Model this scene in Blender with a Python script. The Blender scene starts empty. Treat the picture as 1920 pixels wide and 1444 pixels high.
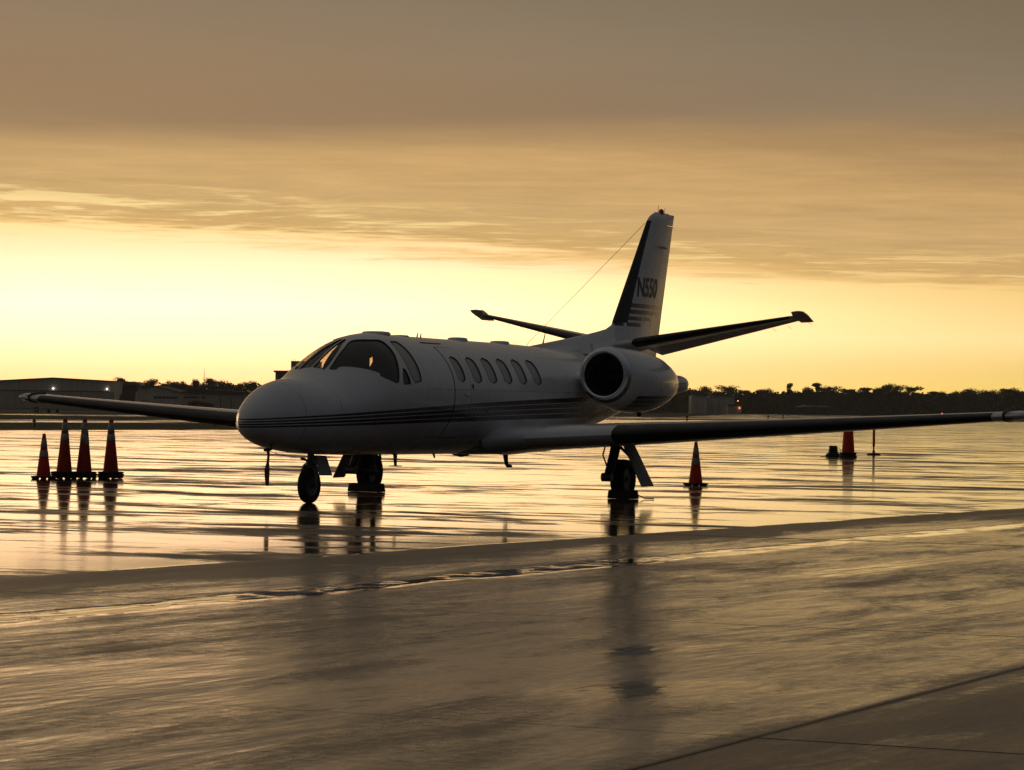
import bpy, bmesh, math, random
import numpy as np
from mathutils import Matrix, Vector, Euler

sc = bpy.context.scene
COL = sc.collection
R = math.radians
rnd = random.Random(7)

# ------------------------------------------------------------------ camera
YAW, CAM_H = 0.4322, 1.2804
PITCH, ROLL = math.atan(40.35 / 5837.3), 0.0141
cam = bpy.data.cameras.new('camera'); camo = bpy.data.objects.new('camera', cam); COL.objects.link(camo)
cam.sensor_width = 36.0; cam.lens = 5837.3 / 1920 * 36; cam.clip_start = 0.5; cam.clip_end = 20000
d0 = Vector((math.cos(YAW), math.sin(YAW), 0)); r0 = Vector((math.sin(YAW), -math.cos(YAW), 0)); z0 = Vector((0, 0, 1))
fw = d0 * math.cos(PITCH) + z0 * math.sin(PITCH); up = z0 * math.cos(PITCH) - d0 * math.sin(PITCH)
rt = r0 * math.cos(ROLL) + up * math.sin(ROLL); up2 = up * math.cos(ROLL) - r0 * math.sin(ROLL)
camo.matrix_world = Matrix(((rt.x, up2.x, -fw.x, -33.4818), (rt.y, up2.y, -fw.y, -19.1976), (rt.z, up2.z, -fw.z, CAM_H), (0, 0, 0, 1)))
sc.camera = camo

# ------------------------------------------------------------------ world: clear gap at the horizon under a cloud deck
SUN_AZ, SUN_EL = YAW + R(30), R(4.0)
world = bpy.data.worlds.new('World'); sc.world = world; world.use_nodes = True
def N(nt, typ, **kw):
    n = nt.nodes.new(typ)
    for k, v in kw.items(): setattr(n, k, v)
    return n
class G:
    """small helper to write node maths as expressions"""
    def __init__(s, nt): s.nt = nt
    def val(s, x, sock):
        if isinstance(x, (int, float)): sock.default_value = x
        elif isinstance(x, (tuple, list)): sock.default_value = x
        else: s.nt.links.new(x, sock)
    def m(s, op, a, b=None, c=None, clamp=False):
        n = N(s.nt, 'ShaderNodeMath', operation=op); n.use_clamp = clamp
        s.val(a, n.inputs[0])
        if b is not None: s.val(b, n.inputs[1])
        if c is not None: s.val(c, n.inputs[2])
        return n.outputs[0]
    def add(s, a, b): return s.m('ADD', a, b)
    def sub(s, a, b): return s.m('SUBTRACT', a, b)
    def mul(s, a, b): return s.m('MULTIPLY', a, b)
    def div(s, a, b): return s.m('DIVIDE', a, b)
    def sstep(s, x, lo, hi):
        n = N(s.nt, 'ShaderNodeMapRange', interpolation_type='SMOOTHSTEP'); s.val(x, n.inputs[0]); s.val(lo, n.inputs[1]); s.val(hi, n.inputs[2])
        n.inputs[3].default_value = 0; n.inputs[4].default_value = 1
        return n.outputs[0]
    def rng(s, x, lo, hi, a, b):
        n = N(s.nt, 'ShaderNodeMapRange'); s.val(x, n.inputs[0]); s.val(lo, n.inputs[1]); s.val(hi, n.inputs[2]); s.val(a, n.inputs[3]); s.val(b, n.inputs[4])
        return n.outputs[0]
    def mix(s, f, a, b):
        n = N(s.nt, 'ShaderNodeMix', data_type='RGBA'); s.val(f, n.inputs[0]); s.val(a, n.inputs[6]); s.val(b, n.inputs[7])
        return n.outputs[2]
    def mixv(s, f, a, b):
        n = N(s.nt, 'ShaderNodeMix', data_type='FLOAT'); s.val(f, n.inputs[0]); s.val(a, n.inputs[2]); s.val(b, n.inputs[3])
        return n.outputs[0]
    def ramp(s, f, stops, interp='LINEAR'):
        n = N(s.nt, 'ShaderNodeValToRGB'); cr = n.color_ramp; cr.interpolation = interp
        while len(cr.elements) < len(stops): cr.elements.new(0.5)
        for e, (p, c) in zip(cr.elements, stops): e.position = p; e.color = (c[0], c[1], c[2], 1)
        s.val(f, n.inputs[0]); return n.outputs[0]
    def sep(s, v):
        n = N(s.nt, 'ShaderNodeSeparateXYZ'); s.nt.links.new(v, n.inputs[0]); return n.outputs
    def comb(s, x, y, z):
        n = N(s.nt, 'ShaderNodeCombineXYZ'); s.val(x, n.inputs[0]); s.val(y, n.inputs[1]); s.val(z, n.inputs[2]); return n.outputs[0]
    def noise(s, v, scale, detail=4, rough=0.55, dist=0.0):
        n = N(s.nt, 'ShaderNodeTexNoise'); s.nt.links.new(v, n.inputs['Vector']); n.inputs['Scale'].default_value = scale
        n.inputs['Detail'].default_value = detail; n.inputs['Roughness'].default_value = rough; n.inputs['Distortion'].default_value = dist
        return n.outputs['Fac']
    def scale(s, col, f):
        n = N(s.nt, 'ShaderNodeVectorMath', operation='SCALE'); s.val(col, n.inputs[0]); s.val(f, n.inputs[3]); return n.outputs[0]
    def vadd(s, a, b):
        n = N(s.nt, 'ShaderNodeVectorMath', operation='ADD'); s.val(a, n.inputs[0]); s.val(b, n.inputs[1]); return n.outputs[0]

wt = world.node_tree; wt.nodes.clear(); g = G(wt)
tc = N(wt, 'ShaderNodeTexCoord'); nx, ny, nz = g.sep(tc.outputs['Generated'])
hl = g.m('SQRT', g.add(g.mul(nx, nx), g.mul(ny, ny)))
el = g.m('ARCTAN2', nz, hl)                                        # elevation, radians
eld = g.mul(el, 57.2958)
azs = YAW + R(7)
cosaz = g.div(g.add(g.mul(nx, math.cos(azs)), g.mul(ny, math.sin(azs))), g.m('MAXIMUM', hl, 1e-4))
ang = g.mul(g.m('ARCCOSINE', g.m('MINIMUM', g.m('MAXIMUM', cosaz, -1.0), 1.0)), 57.2958)      # degrees from the sunset
k = g.div(1.0, g.add(1.0, g.m('POWER', g.div(ang, 34.0), 2.0)))                                # glow around the sunset
near = g.sub(1.0, g.sstep(ang, 1.0, 17.5))
e12 = g.div(g.m('MAXIMUM', eld, 0.0), 12.0)
clear1 = g.ramp(e12, [(0.0, (1.85, 0.98, 0.30)), (0.05, (2.1, 1.16, 0.55)), (0.095, (2.4, 1.50, 0.76)), (0.15, (2.6, 1.75, 0.88)),
    (0.217, (1.8, 1.04, 0.62)), (0.265, (1.25, 0.84, 0.37)), (0.36, (0.9, 0.66, 0.30)), (0.55, (0.42, 0.36, 0.28)), (1.0, (0.16, 0.17, 0.19))])
clear2 = g.ramp(e12, [(0.0, (1.34, 0.88, 0.19)), (0.035, (1.36, 0.93, 0.23)), (0.06, (1.36, 0.93, 0.285)), (0.11, (1.5, 1.05, 0.45)),
    (0.175, (1.25, 0.84, 0.31)), (0.25, (1.05, 0.68, 0.24)), (0.36, (0.8, 0.52, 0.22)), (0.55, (0.40, 0.33, 0.25)), (1.0, (0.15, 0.16, 0.18))])
clear = g.mix(near, clear2, clear1)
clear = g.mix(k, (0.034, 0.038, 0.048, 1), clear)
sky = N(wt, 'ShaderNodeTexSky'); sky.sky_type = 'NISHITA'; sky.sun_disc = False
sky.sun_elevation = SUN_EL; sky.sun_rotation = math.pi / 2 - SUN_AZ
clear = g.vadd(clear, g.scale(sky.outputs[0], 0.0012))
# cloud deck, laid out on a flat layer above the ground
inv = g.div(1.0, g.m('MAXIMUM', g.m('TANGENT', g.m('MAXIMUM', el, 0.012)), 0.012))
hx = g.div(nx, g.m('MAXIMUM', hl, 1e-4)); hy = g.div(ny, g.m('MAXIMUM', hl, 1e-4))
px_, py_ = g.mul(hx, inv), g.mul(hy, inv)
PSI = YAW + R(45)
along = g.add(g.mul(px_, math.cos(PSI)), g.mul(py_, math.sin(PSI)))
pv = g.comb(px_, py_, 0.0)
n1 = g.noise(pv, 0.32, 5, 0.58, 0.6)
n2 = g.noise(g.vadd(pv, (31.0, 7.0, 2.0)), 1.15, 6, 0.62, 0.8)
n3 = g.noise(g.vadd(pv, (3.0, 57.0, 5.0)), 0.11, 3, 0.5)
edge = g.sub(14.9, along)
dE = g.add(edge, g.add(g.mul(g.sub(n1, 0.5), 6.5), g.mul(g.sub(n2, 0.5), 4.4)))
mask = g.sstep(dE, -0.8, 1.4)
dC = g.add(g.m('MAXIMUM', edge, 0.0), g.mul(g.sub(n3, 0.5), 1.2))
dC = g.m('MAXIMUM', dC, 0.0)
t = g.div(dC, g.add(dC, 10.0))
upper = g.ramp(t, [(0.0, (0.42, 0.27, 0.13)), (0.37, (0.37, 0.238, 0.122)), (0.43, (0.325, 0.212, 0.118)), (0.465, (0.282, 0.204, 0.126)), (0.49, (0.240, 0.182, 0.118)),
                   (0.52, (0.20, 0.148, 0.090)), (0.56, (0.155, 0.125, 0.090)), (0.595, (0.102, 0.101, 0.101)), (0.63, (0.036, 0.041, 0.050)), (0.68, (0.016, 0.019, 0.025)), (1.0, (0.014, 0.017, 0.023))])
middle = g.ramp(t, [(0.0, (0.88, 0.589, 0.218)), (0.06, (0.78, 0.482, 0.176)), (0.13, (0.69, 0.429, 0.162)), (0.22, (0.64, 0.410, 0.167)), (0.30, (0.64, 0.405, 0.169)), (0.39, (0.60, 0.367, 0.150)), (0.47, (0.33, 0.207, 0.100)), (0.56, (0.09, 0.072, 0.055)), (0.65, (0.034, 0.033, 0.036)), (1.0, (0.022, 0.024, 0.030))])
fibre = g.noise(g.vadd(pv, (17.0, 3.0, 9.0)), 2.4, 5, 0.6, 0.5)
middle = g.scale(middle, g.rng(g.add(g.mul(n2, 0.6), g.mul(fibre, 0.4)), 0.34, 0.64, 1.13, 0.91))
upper = g.scale(upper, g.rng(n1, 0.35, 0.65, 0.97, 1.04))
lat = g.add(g.mul(hx, r0.x), g.mul(hy, r0.y))
pu = g.add(g.add(inv, g.mul(lat, 4.5)), g.add(g.mul(g.sub(n1, 0.5), 4.0), g.add(g.mul(g.sub(n3, 0.5), 3.0), g.mul(g.sub(n2, 0.5), 1.6))))
deck = g.mix(g.sstep(pu, 10.3, 13.2), upper, middle)
lit = g.mul(g.mul(g.sstep(fibre, 0.50, 0.68), g.sstep(g.m('ABSOLUTE', g.sub(dE, 1.0)), 2.0, 0.2)), g.mul(near, 0.6))
deck = g.vadd(deck, g.scale((0.62, 0.46, 0.20), lit))
gapn = g.noise(g.vadd(pv, (40.0, 12.0, 4.0)), 0.75, 6, 0.64, 0.9)
hole = g.mul(g.sstep(g.add(g.mul(gapn, 0.7), g.mul(fibre, 0.3)), 0.495, 0.60), g.sstep(g.m('ABSOLUTE', g.sub(edge, 1.3)), 3.0, 0.5))
deck = g.mix(hole, deck, g.mix(near, (0.95, 0.63, 0.25, 1), (1.05, 0.76, 0.33, 1)))
skyc = g.mix(mask, clear, deck)
bg = N(wt, 'ShaderNodeBackground'); wt.links.new(skyc, bg.inputs[0]); bg.inputs[1].default_value = 1.0
wo = N(wt, 'ShaderNodeOutputWorld'); wt.links.new(bg.outputs[0], wo.inputs[0])

# ------------------------------------------------------------------ sun (behind the cloud deck, outside the frame) and exposure
sl = bpy.data.lights.new('sun', 'SUN'); sl.energy = 0.12; sl.angle = R(12); sl.color = (1.0, 0.78, 0.48)
so = bpy.data.objects.new('sun', sl); COL.objects.link(so)
sd = Vector((math.cos(SUN_AZ) * math.cos(SUN_EL), math.sin(SUN_AZ) * math.cos(SUN_EL), math.sin(SUN_EL)))
so.rotation_euler = sd.to_track_quat('Z', 'Y').to_euler(); so.location = (60, 60, 40)
vs = sc.view_settings; vs.view_transform = 'Standard'; vs.look = 'None'; vs.exposure = 0.0; vs.gamma = 1.0; vs.use_curve_mapping = False
sc.cycles.max_bounces = 8; sc.cycles.transparent_max_bounces = 12; sc.cycles.use_denoising = True

# ------------------------------------------------------------------ object helpers
def tag(o, label=None, cat=None, group=None, kind=None):
    if label: o['label'] = label
    if cat: o['category'] = cat
    if group: o['group'] = group
    if kind: o['kind'] = kind
    return o
def link(name, me, mat=None, parent=None):
    o = bpy.data.objects.new(name, me); COL.objects.link(o)
    if mat is not None:
        for mm in (mat if isinstance(mat, (list, tuple)) else [mat]): me.materials.append(mm)
    if parent is not None: o.parent = parent
    return o
def empty(name, loc=(0, 0, 0), rz=0.0):
    o = bpy.data.objects.new(name, None); COL.objects.link(o); o.location = loc; o.rotation_euler = (0, 0, rz); o.empty_display_size = 0.2
    return o
def copy_tree(o, parent=None):
    c = o.copy(); COL.objects.link(c)
    if parent is not None: c.parent = parent
    for ch in list(o.children): copy_tree(ch, c)
    return c
class MB:
    def __init__(s): s.v = []; s.f = []
    def quad_grid(s, P, closed_u=False, closed_v=False, flip=False):
        nu, nv = len(P), len(P[0]); b = len(s.v)
        for row in P: s.v.extend([tuple(map(float, p)) for p in row])
        for i in range(nu if closed_u else nu - 1):
            for j in range(nv if closed_v else nv - 1):
                a = b + i * nv + j; a2 = b + i * nv + (j + 1) % nv; c = b + ((i + 1) % nu) * nv + j; c2 = b + ((i + 1) % nu) * nv + (j + 1) % nv
                s.f.append((a, c, c2, a2) if flip else (a, a2, c2, c))
        return b
    def loft(s, rings, cap0=True, cap1=True, flip=False):
        b = s.quad_grid(rings, False, True, flip); n = len(rings[0]); m = len(rings)
        if cap0: s.f.append(tuple(range(b, b + n)) if flip else tuple(reversed(range(b, b + n))))
        if cap1: s.f.append(tuple(reversed(range(b + (m - 1) * n, b + m * n))) if flip else tuple(range(b + (m - 1) * n, b + m * n)))
    def box(s, x0, x1, y0, y1, z0, z1):
        b = len(s.v); s.v += [(x, y, z) for z in (z0, z1) for x, y in ((x0, y0), (x1, y0), (x1, y1), (x0, y1))]
        s.f += [(b, b + 3, b + 2, b + 1), (b + 4, b + 5, b + 6, b + 7)] + [(b + i, b + (i + 1) % 4, b + 4 + (i + 1) % 4, b + 4 + i) for i in range(4)]
    def hexa(s, lo, hi):
        """lo, hi: four corners each"""
        b = len(s.v); s.v += [tuple(p) for p in lo] + [tuple(p) for p in hi]
        s.f += [(b, b + 3, b + 2, b + 1), (b + 4, b + 5, b + 6, b + 7)] + [(b + i, b + (i + 1) % 4, b + 4 + (i + 1) % 4, b + 4 + i) for i in range(4)]
    def tube(s, pts, rad, n=10, caps=True):
        rings = []; pts = [Vector(p) for p in pts]
        ref = Vector((0, 0, 1))
        for i, p in enumerate(pts):
            tdir = (pts[min(i + 1, len(pts) - 1)] - pts[max(i - 1, 0)]).normalized()
            a = tdir.cross(ref)
            if a.length < 1e-3: a = tdir.cross(Vector((0, 1, 0)))
            a.normalize(); bb = tdir.cross(a)
            rr = rad[i] if isinstance(rad, (list, tuple)) else rad
            rings.append([p + (a * math.cos(2 * math.pi * j / n) + bb * math.sin(2 * math.pi * j / n)) * rr for j in range(n)])
        s.loft(rings, caps, caps, flip=True)
    def lathe(s, prof, origin=(0, 0, 0), axis='z', n=32, caps=True):
        """prof: (r, h) list along the axis"""
        rings = []
        for r_, h in prof:
            ring = []
            for j in range(n):
                a = 2 * math.pi * j / n; c, q = r_ * math.cos(a), r_ * math.sin(a)
                p = {'z': (c, q, h), 'y': (q, h, c), 'x': (h, c, q)}[axis]
                ring.append((p[0] + origin[0], p[1] + origin[1], p[2] + origin[2]))
            rings.append(ring)
        s.loft(rings, caps, caps)
    def mesh(s, name, smooth=True, angle=35):
        me = bpy.data.meshes.new(name); me.from_pydata(s.v, [], s.f); me.update()
        bm = bmesh.new(); bm.from_mesh(me); bmesh.ops.recalc_face_normals(bm, faces=bm.faces); bm.to_mesh(me); bm.free()
        if smooth:
            me.polygons.foreach_set('use_smooth', [True] * len(me.polygons)); me.set_sharp_from_angle(angle=R(angle))
        return me
    def build(s, name, mat, parent=None, smooth=True, angle=35): return link(name, s.mesh(name, smooth, angle), mat, parent)

# ------------------------------------------------------------------ materials
def mat(name, col=(0.5, 0.5, 0.5), rough=0.5, metal=0.0, coat=0.0, emit=None, estr=1.0, spec=0.5, vary=0.0, vscale=8.0, bump=0.0, bscale=60.0):
    m = bpy.data.materials.new(name); m.use_nodes = True; nt = m.node_tree; b = nt.nodes['Principled BSDF']; gg = G(nt)
    b.inputs['Base Color'].default_value = (*col, 1); b.inputs['Roughness'].default_value = rough; b.inputs['Metallic'].default_value = metal
    b.inputs['Coat Weight'].default_value = coat; b.inputs['Coat Roughness'].default_value = 0.08; b.inputs['Specular IOR Level'].default_value = spec
    if emit: b.inputs['Emission Color'].default_value = (*emit, 1); b.inputs['Emission Strength'].default_value = estr
    if vary or bump:
        tcn = N(nt, 'ShaderNodeTexCoord')
        if vary:
            f = gg.noise(tcn.outputs['Object'], vscale, 5, 0.6)
            lo = tuple(c * (1 - vary) for c in col) + (1,); hi = tuple(min(1, c * (1 + vary)) for c in col) + (1,)
            nt.links.new(gg.mix(gg.sstep(f, 0.3, 0.7), lo, hi), b.inputs['Base Color'])
            nt.links.new(gg.rng(f, 0.3, 0.7, max(0.02, rough * 0.8), min(1, rough * 1.25)), b.inputs['Roughness'])
        if bump:
            bn = N(nt, 'ShaderNodeBump'); bn.inputs['Strength'].default_value = bump; bn.inputs['Distance'].default_value = 0.01
            nt.links.new(gg.noise(tcn.outputs['Object'], bscale, 4, 0.6), bn.inputs['Height']); nt.links.new(bn.outputs[0], b.inputs['Normal'])
    return m

def body_stripes(gg, x, y, z):
    zt = gg.add(1.07, gg.sub(gg.mul(x, 0.0585), gg.mul(gg.mul(x, x), 0.002)))
    zb = gg.add(0.966, gg.sub(gg.mul(x, 0.0237), gg.mul(gg.mul(x, x), 0.0006)))
    tt = gg.div(gg.sub(z, zb), gg.sub(zt, zb))
    gap = gg.rng(x, 0.3, 5.0, 0.42, 0.11)
    fr = gg.m('FRACT', gg.mul(gg.add(tt, gg.mul(gap, 0.25)), gg.div(4.0, gg.add(1.0, gg.mul(gap, 0.25)))))
    inside = gg.mul(gg.m('GREATER_THAN', tt, 0.0), gg.m('LESS_THAN', tt, 1.0))
    return gg.mul(gg.mul(inside, gg.m('GREATER_THAN', fr, gap)), gg.m('LESS_THAN', x, 12.4))
def nacelle_stripes(gg, x, y, z):
    tt = gg.div(gg.sub(z, gg.add(1.235, gg.mul(gg.sub(x, 9.2), 0.01))), 0.235)
    fr = gg.m('FRACT', gg.mul(gg.add(tt, 0.05), 3.8))
    inside = gg.mul(gg.m('GREATER_THAN', tt, 0.0), gg.m('LESS_THAN', tt, 1.0))
    return gg.mul(gg.mul(inside, gg.m('GREATER_THAN', fr, 0.12)), gg.m('GREATER_THAN', x, 9.05))
def fin_stripes(gg, x, y, z):
    def bar(zc, h, xa, xb):
        return gg.mul(gg.m('LESS_THAN', gg.m('ABSOLUTE', gg.sub(z, zc)), h), gg.mul(gg.m('GREATER_THAN', x, xa), gg.m('LESS_THAN', x, xb)))
    o = bar(2.925, 0.034, 12.0, 13.78)
    for a in ((2.822, 0.033, 11.9, 13.70), (2.716, 0.031, 11.8, 12.86), (2.716, 0.031, 12.92, 13.28), (2.615, 0.031, 11.6, 12.12), (2.615, 0.031, 12.22, 12.80)):
        o = gg.m('MAXIMUM', o, bar(*a))
    return o
def paint_mat(name, stripes):
    """white aircraft paint; stripes(gg, x, y, z) -> mask of the dark paint"""
    m = mat(name, (0.74, 0.74, 0.74), 0.28, coat=0.5); nt = m.node_tree; b = nt.nodes['Principled BSDF']; gg = G(nt)
    tcn = N(nt, 'ShaderNodeTexCoord'); x, y, z = gg.sep(tcn.outputs['Object'])
    f = gg.noise(tcn.outputs['Object'], 2.2, 5, 0.6)
    fv = gg.noise(gg.comb(gg.mul(x, 6.0), gg.mul(y, 6.0), gg.mul(z, 0.8)), 1.6, 4, 0.6)
    white = gg.mix(gg.sstep(f, 0.3, 0.75), (0.70, 0.70, 0.70, 1), (0.77, 0.77, 0.765, 1))
    white = gg.mix(gg.mul(gg.sstep(fv, 0.55, 0.8), 0.25), white, (0.52, 0.50, 0.47, 1))
    if stripes is not None:
        mk = stripes(gg, x, y, z)
        white = gg.mix(mk, white, (0.012, 0.012, 0.016, 1))
    if stripes is body_stripes:
        pl = None
        for xl in (0.98, 1.62, 3.72, 4.12, 5.62, 7.86, 8.42, 9.4, 10.6, 12.2):
            q_ = gg.m('LESS_THAN', gg.m('ABSOLUTE', gg.sub(x, xl)), 0.005); pl = q_ if pl is None else gg.m('MAXIMUM', pl, q_)
        for zl in (0.86, 1.50):
            pl = gg.m('MAXIMUM', pl, gg.mul(gg.m('LESS_THAN', gg.m('ABSOLUTE', gg.sub(z, zl)), 0.004), gg.m('GREATER_THAN', x, 3.72)))
        white = gg.mix(gg.mul(pl, 0.55), white, (0.10, 0.095, 0.09, 1))
    nt.links.new(white, b.inputs['Base Color'])
    nt.links.new(gg.rng(f, 0.3, 0.7, 0.22, 0.36), b.inputs['Roughness'])
    return m
M = {}
M['body'] = paint_mat('striped_white_paint', body_stripes)
M['nacelle'] = paint_mat('nacelle_paint', nacelle_stripes)
M['fin'] = paint_mat('fin_paint', fin_stripes)
M['white'] = paint_mat('white_paint', None)
M['boot'] = mat('black_rubber_boot', (0.012, 0.012, 0.013), 0.45, vary=0.3, vscale=5)
M['lining'] = mat('cabin_lining', (0.010, 0.009, 0.008), 0.9, spec=0.1, vary=0.2)
M['pale_pane'] = mat('pale_window_pane', (0.46, 0.42, 0.36), 0.5, vary=0.06, coat=0.3)  # opaque pale pane, used in place of see-through glass
M['seal'] = mat('window_seal', (0.012, 0.012, 0.012), 0.6, vary=0.2)
M['tyre'] = mat('tyre_rubber', (0.014, 0.014, 0.014), 0.75, vary=0.3, vscale=20, bump=0.3)
M['rim'] = mat('wheel_rim', (0.16, 0.16, 0.16), 0.4, metal=0.8, vary=0.2)
M['gear'] = mat('gear_metal', (0.10, 0.10, 0.105), 0.45, metal=0.5, vary=0.25)
M['polish'] = mat('polished_metal', (0.72, 0.72, 0.73), 0.22, metal=1.0, vary=0.08)
M['duct'] = mat('inlet_duct', (0.03, 0.03, 0.032), 0.5, vary=0.3)
M['dark'] = mat('dark_metal', (0.035, 0.034, 0.033), 0.5, metal=0.3, vary=0.3)
M['ink'] = mat('registration_ink', (0.015, 0.015, 0.02), 0.4, vary=0.2)
M['redlamp'] = mat('red_beacon', (0.45, 0.02, 0.015), 0.2, coat=0.6, vary=0.05)
M['doorp'] = mat('gear_door_paint', (0.34, 0.34, 0.35), 0.45, vary=0.15)
M['lens'] = mat('light_lens', (0.05, 0.055, 0.07), 0.08, coat=1.0, vary=0.1)
M['wire'] = mat('antenna_wire', (0.25, 0.22, 0.18), 0.5, metal=0.5, vary=0.1)
M['fabric'] = mat('streamer_fabric', (0.10, 0.012, 0.012), 0.85, vary=0.25, bump=0.3)
def glass_mat(name, tint, refl=0.9):
    m = bpy.data.materials.new(name); m.use_nodes = True; nt = m.node_tree; nt.nodes.clear(); gg = G(nt)
    tr = N(nt, 'ShaderNodeBsdfTransparent'); tr.inputs[0].default_value = (*tint, 1)
    gl = N(nt, 'ShaderNodeBsdfGlossy'); gl.inputs['Roughness'].default_value = 0.04
    fr = N(nt, 'ShaderNodeFresnel'); gn = N(nt, 'ShaderNodeNewGeometry'); nt.links.new(gg.mixv(gn.outputs['Backfacing'], 1.5, 1 / 1.5), fr.inputs[0])
    tcn = N(nt, 'ShaderNodeTexCoord'); f = gg.noise(tcn.outputs['Object'], 4.0, 3)
    mx = N(nt, 'ShaderNodeMixShader'); nt.links.new(gg.mul(fr.outputs[0], gg.rng(f, 0.3, 0.7, refl * 0.9, refl)), mx.inputs[0])
    nt.links.new(tr.outputs[0], mx.inputs[1]); nt.links.new(gl.outputs[0], mx.inputs[2])
    o = N(nt, 'ShaderNodeOutputMaterial'); nt.links.new(mx.outputs[0], o.inputs[0]); return m
M['glass'] = glass_mat('cockpit_glass', (0.90, 0.86, 0.79), 0.8)
def cone_mat(name, col):
    """thin dyed vinyl: lets the light behind it through"""
    m = mat(name, col, 0.42, vary=0.18, vscale=14, bump=0.12, bscale=90); nt = m.node_tree; b = nt.nodes['Principled BSDF']
    tl = N(nt, 'ShaderNodeBsdfTranslucent'); tl.inputs[0].default_value = (0.75, 0.04, 0.008, 1)
    mx = N(nt, 'ShaderNodeMixShader'); mx.inputs[0].default_value = 0.52
    nt.links.new(b.outputs[0], mx.inputs[1]); nt.links.new(tl.outputs[0], mx.inputs[2]); nt.links.new(mx.outputs[0], nt.nodes['Material Output'].inputs[0]); return m
M['orange'] = cone_mat('cone_orange', (0.62, 0.055, 0.014))
M['collar'] = mat('cone_collar', (0.34, 0.35, 0.345), 0.5, vary=0.2, vscale=18)
M['rubber'] = mat('black_rubber', (0.014, 0.013, 0.012), 0.7, vary=0.3, bump=0.3)

# ground: damp concrete with standing water, streaks laid out in world metres
def apron_mat():
    m = bpy.data.materials.new('wet_concrete'); m.use_nodes = True; nt = m.node_tree; b = nt.nodes['Principled BSDF']; gg = G(nt)
    ge = N(nt, 'ShaderNodeNewGeometry'); P = ge.outputs['Position']; x, y, z = gg.sep(P)
    flat = gg.comb(x, y, 0.0)
    st = gg.comb(gg.mul(x, 0.35), y, 0.0)                       # drawn out along the joints
    sb = gg.comb(gg.mul(x, 0.26), y, 0.0)
    a = gg.noise(st, 0.35, 5, 0.6, 0.5)
    bb = gg.noise(gg.vadd(st, (11, 3, 0)), 1.3, 5, 0.62, 0.4)
    c = gg.noise(flat, 0.09, 3, 0.5)
    cc = gg.noise(gg.vadd(st, (2, 19, 0)), 4.6, 4, 0.6, 0.3)
    fine = gg.noise(flat, 38.0, 4, 0.65); grit = gg.noise(flat, 120.0, 2, 0.5); mid = gg.noise(flat, 12.0, 4, 0.7)
    # edge of the flooded part of the apron
    line = gg.sub(gg.add(y, gg.mul(gg.add(x, 6.9), 0.055)), -6.97)
    line = gg.add(line, gg.mul(gg.sub(gg.noise(flat, 0.5, 3), 0.5), 0.35))
    zoneA = gg.sstep(line, -0.04, 0.05)
    sA = gg.comb(x, gg.mul(y, 0.38), 0.0)
    qa = gg.noise(gg.vadd(sA, (7, 2, 0)), 0.42, 5, 0.66, 0.4); qb = gg.noise(gg.vadd(sA, (3, 9, 0)), 1.25, 5, 0.66, 0.5)
    wA = gg.sstep(gg.add(gg.mul(qa, 0.6), gg.mul(qb, 0.4)), 0.450, 0.515)
    # water lying along the joint in the drier part
    jl = gg.m('ABSOLUTE', gg.add(gg.add(y, 9.0), gg.mul(gg.add(x, 15.6), 0.030)))
    jw = gg.add(-0.02, gg.mul(gg.noise(gg.vadd(flat, (5, 5, 0)), 0.6, 4, 0.65), 0.50))
    wJ = gg.mul(gg.sstep(gg.sub(jw, jl), -0.05, 0.06), gg.sstep(gg.noise(gg.vadd(flat, (9, 1, 0)), 3.2, 4), 0.30, 0.46))
    # dampness of the drier part: long streaks, dry just below the flooded edge and beyond the near joint
    damp = gg.add(gg.mul(a, 0.45), gg.add(gg.mul(bb, 0.35), gg.mul(cc, 0.20)))
    sa = gg.noise(gg.vadd(sb, (4, 8, 0)), 0.75, 6, 0.62, 0.7); sc2 = gg.noise(gg.vadd(sb, (1, 3, 0)), 3.4, 5, 0.62, 0.5)
    dampB = gg.add(gg.mul(sa, 0.46), gg.add(gg.mul(sc2, 0.24), gg.add(gg.mul(mid, 0.20), gg.mul(fine, 0.10))))
    dry1 = gg.sstep(line, -1.7, -0.3); dry2 = gg.sstep(gg.add(y, 14.97), 0.25, -0.1)
    dampB = gg.sub(dampB, gg.add(gg.mul(dry1, 0.15), gg.mul(dry2, 0.095)))
    dw = gg.sstep(dampB, 0.37, 0.54)
    joint_water = wJ
    for (cx_, cy_, rx_, ry_) in ((-20.3, -13.8, 1.0, 0.42), (-18.2, -12.9, 0.8, 0.20), (-9.5, -11.2, 1.8, 0.22)):     # shallow puddles in the drier part
        dd = gg.m('SQRT', gg.add(gg.m('POWER', gg.div(gg.sub(x, cx_), rx_), 2.0), gg.m('POWER', gg.div(gg.sub(y, cy_), ry_), 2.0)))
        wJ = gg.m('MAXIMUM', wJ, gg.mul(gg.sstep(gg.add(dd, gg.mul(gg.sub(sc2, 0.5), 3.2)), 1.2, 0.35), 0.8))
    W = gg.mixv(zoneA, wJ, wA)
    jn = gg.sstep(gg.m('ABSOLUTE', gg.add(y, 14.97)), 0.085, 0.01)
    rdB = gg.m('MAXIMUM', gg.mixv(dw, 0.38, 0.15), gg.mul(jn, 0.46))
    rdA = gg.rng(gg.add(gg.mul(qa, 0.6), gg.mul(qb, 0.4)), 0.40, 0.50, 0.46, 0.15)
    rough = gg.mixv(W, gg.mixv(zoneA, rdB, rdA), gg.mixv(zoneA, 0.05, 0.075))
    rough = gg.add(rough, gg.mul(gg.add(gg.mul(gg.sub(fine, 0.5), 0.18), gg.mul(gg.sub(grit, 0.5), 0.16)), gg.sub(1.0, W)))
    nt.links.new(rough, b.inputs['Roughness'])
    stain = gg.mix(gg.sstep(c, 0.35, 0.68), (0.10, 0.060, 0.026, 1), (0.165, 0.100, 0.044, 1))
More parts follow.
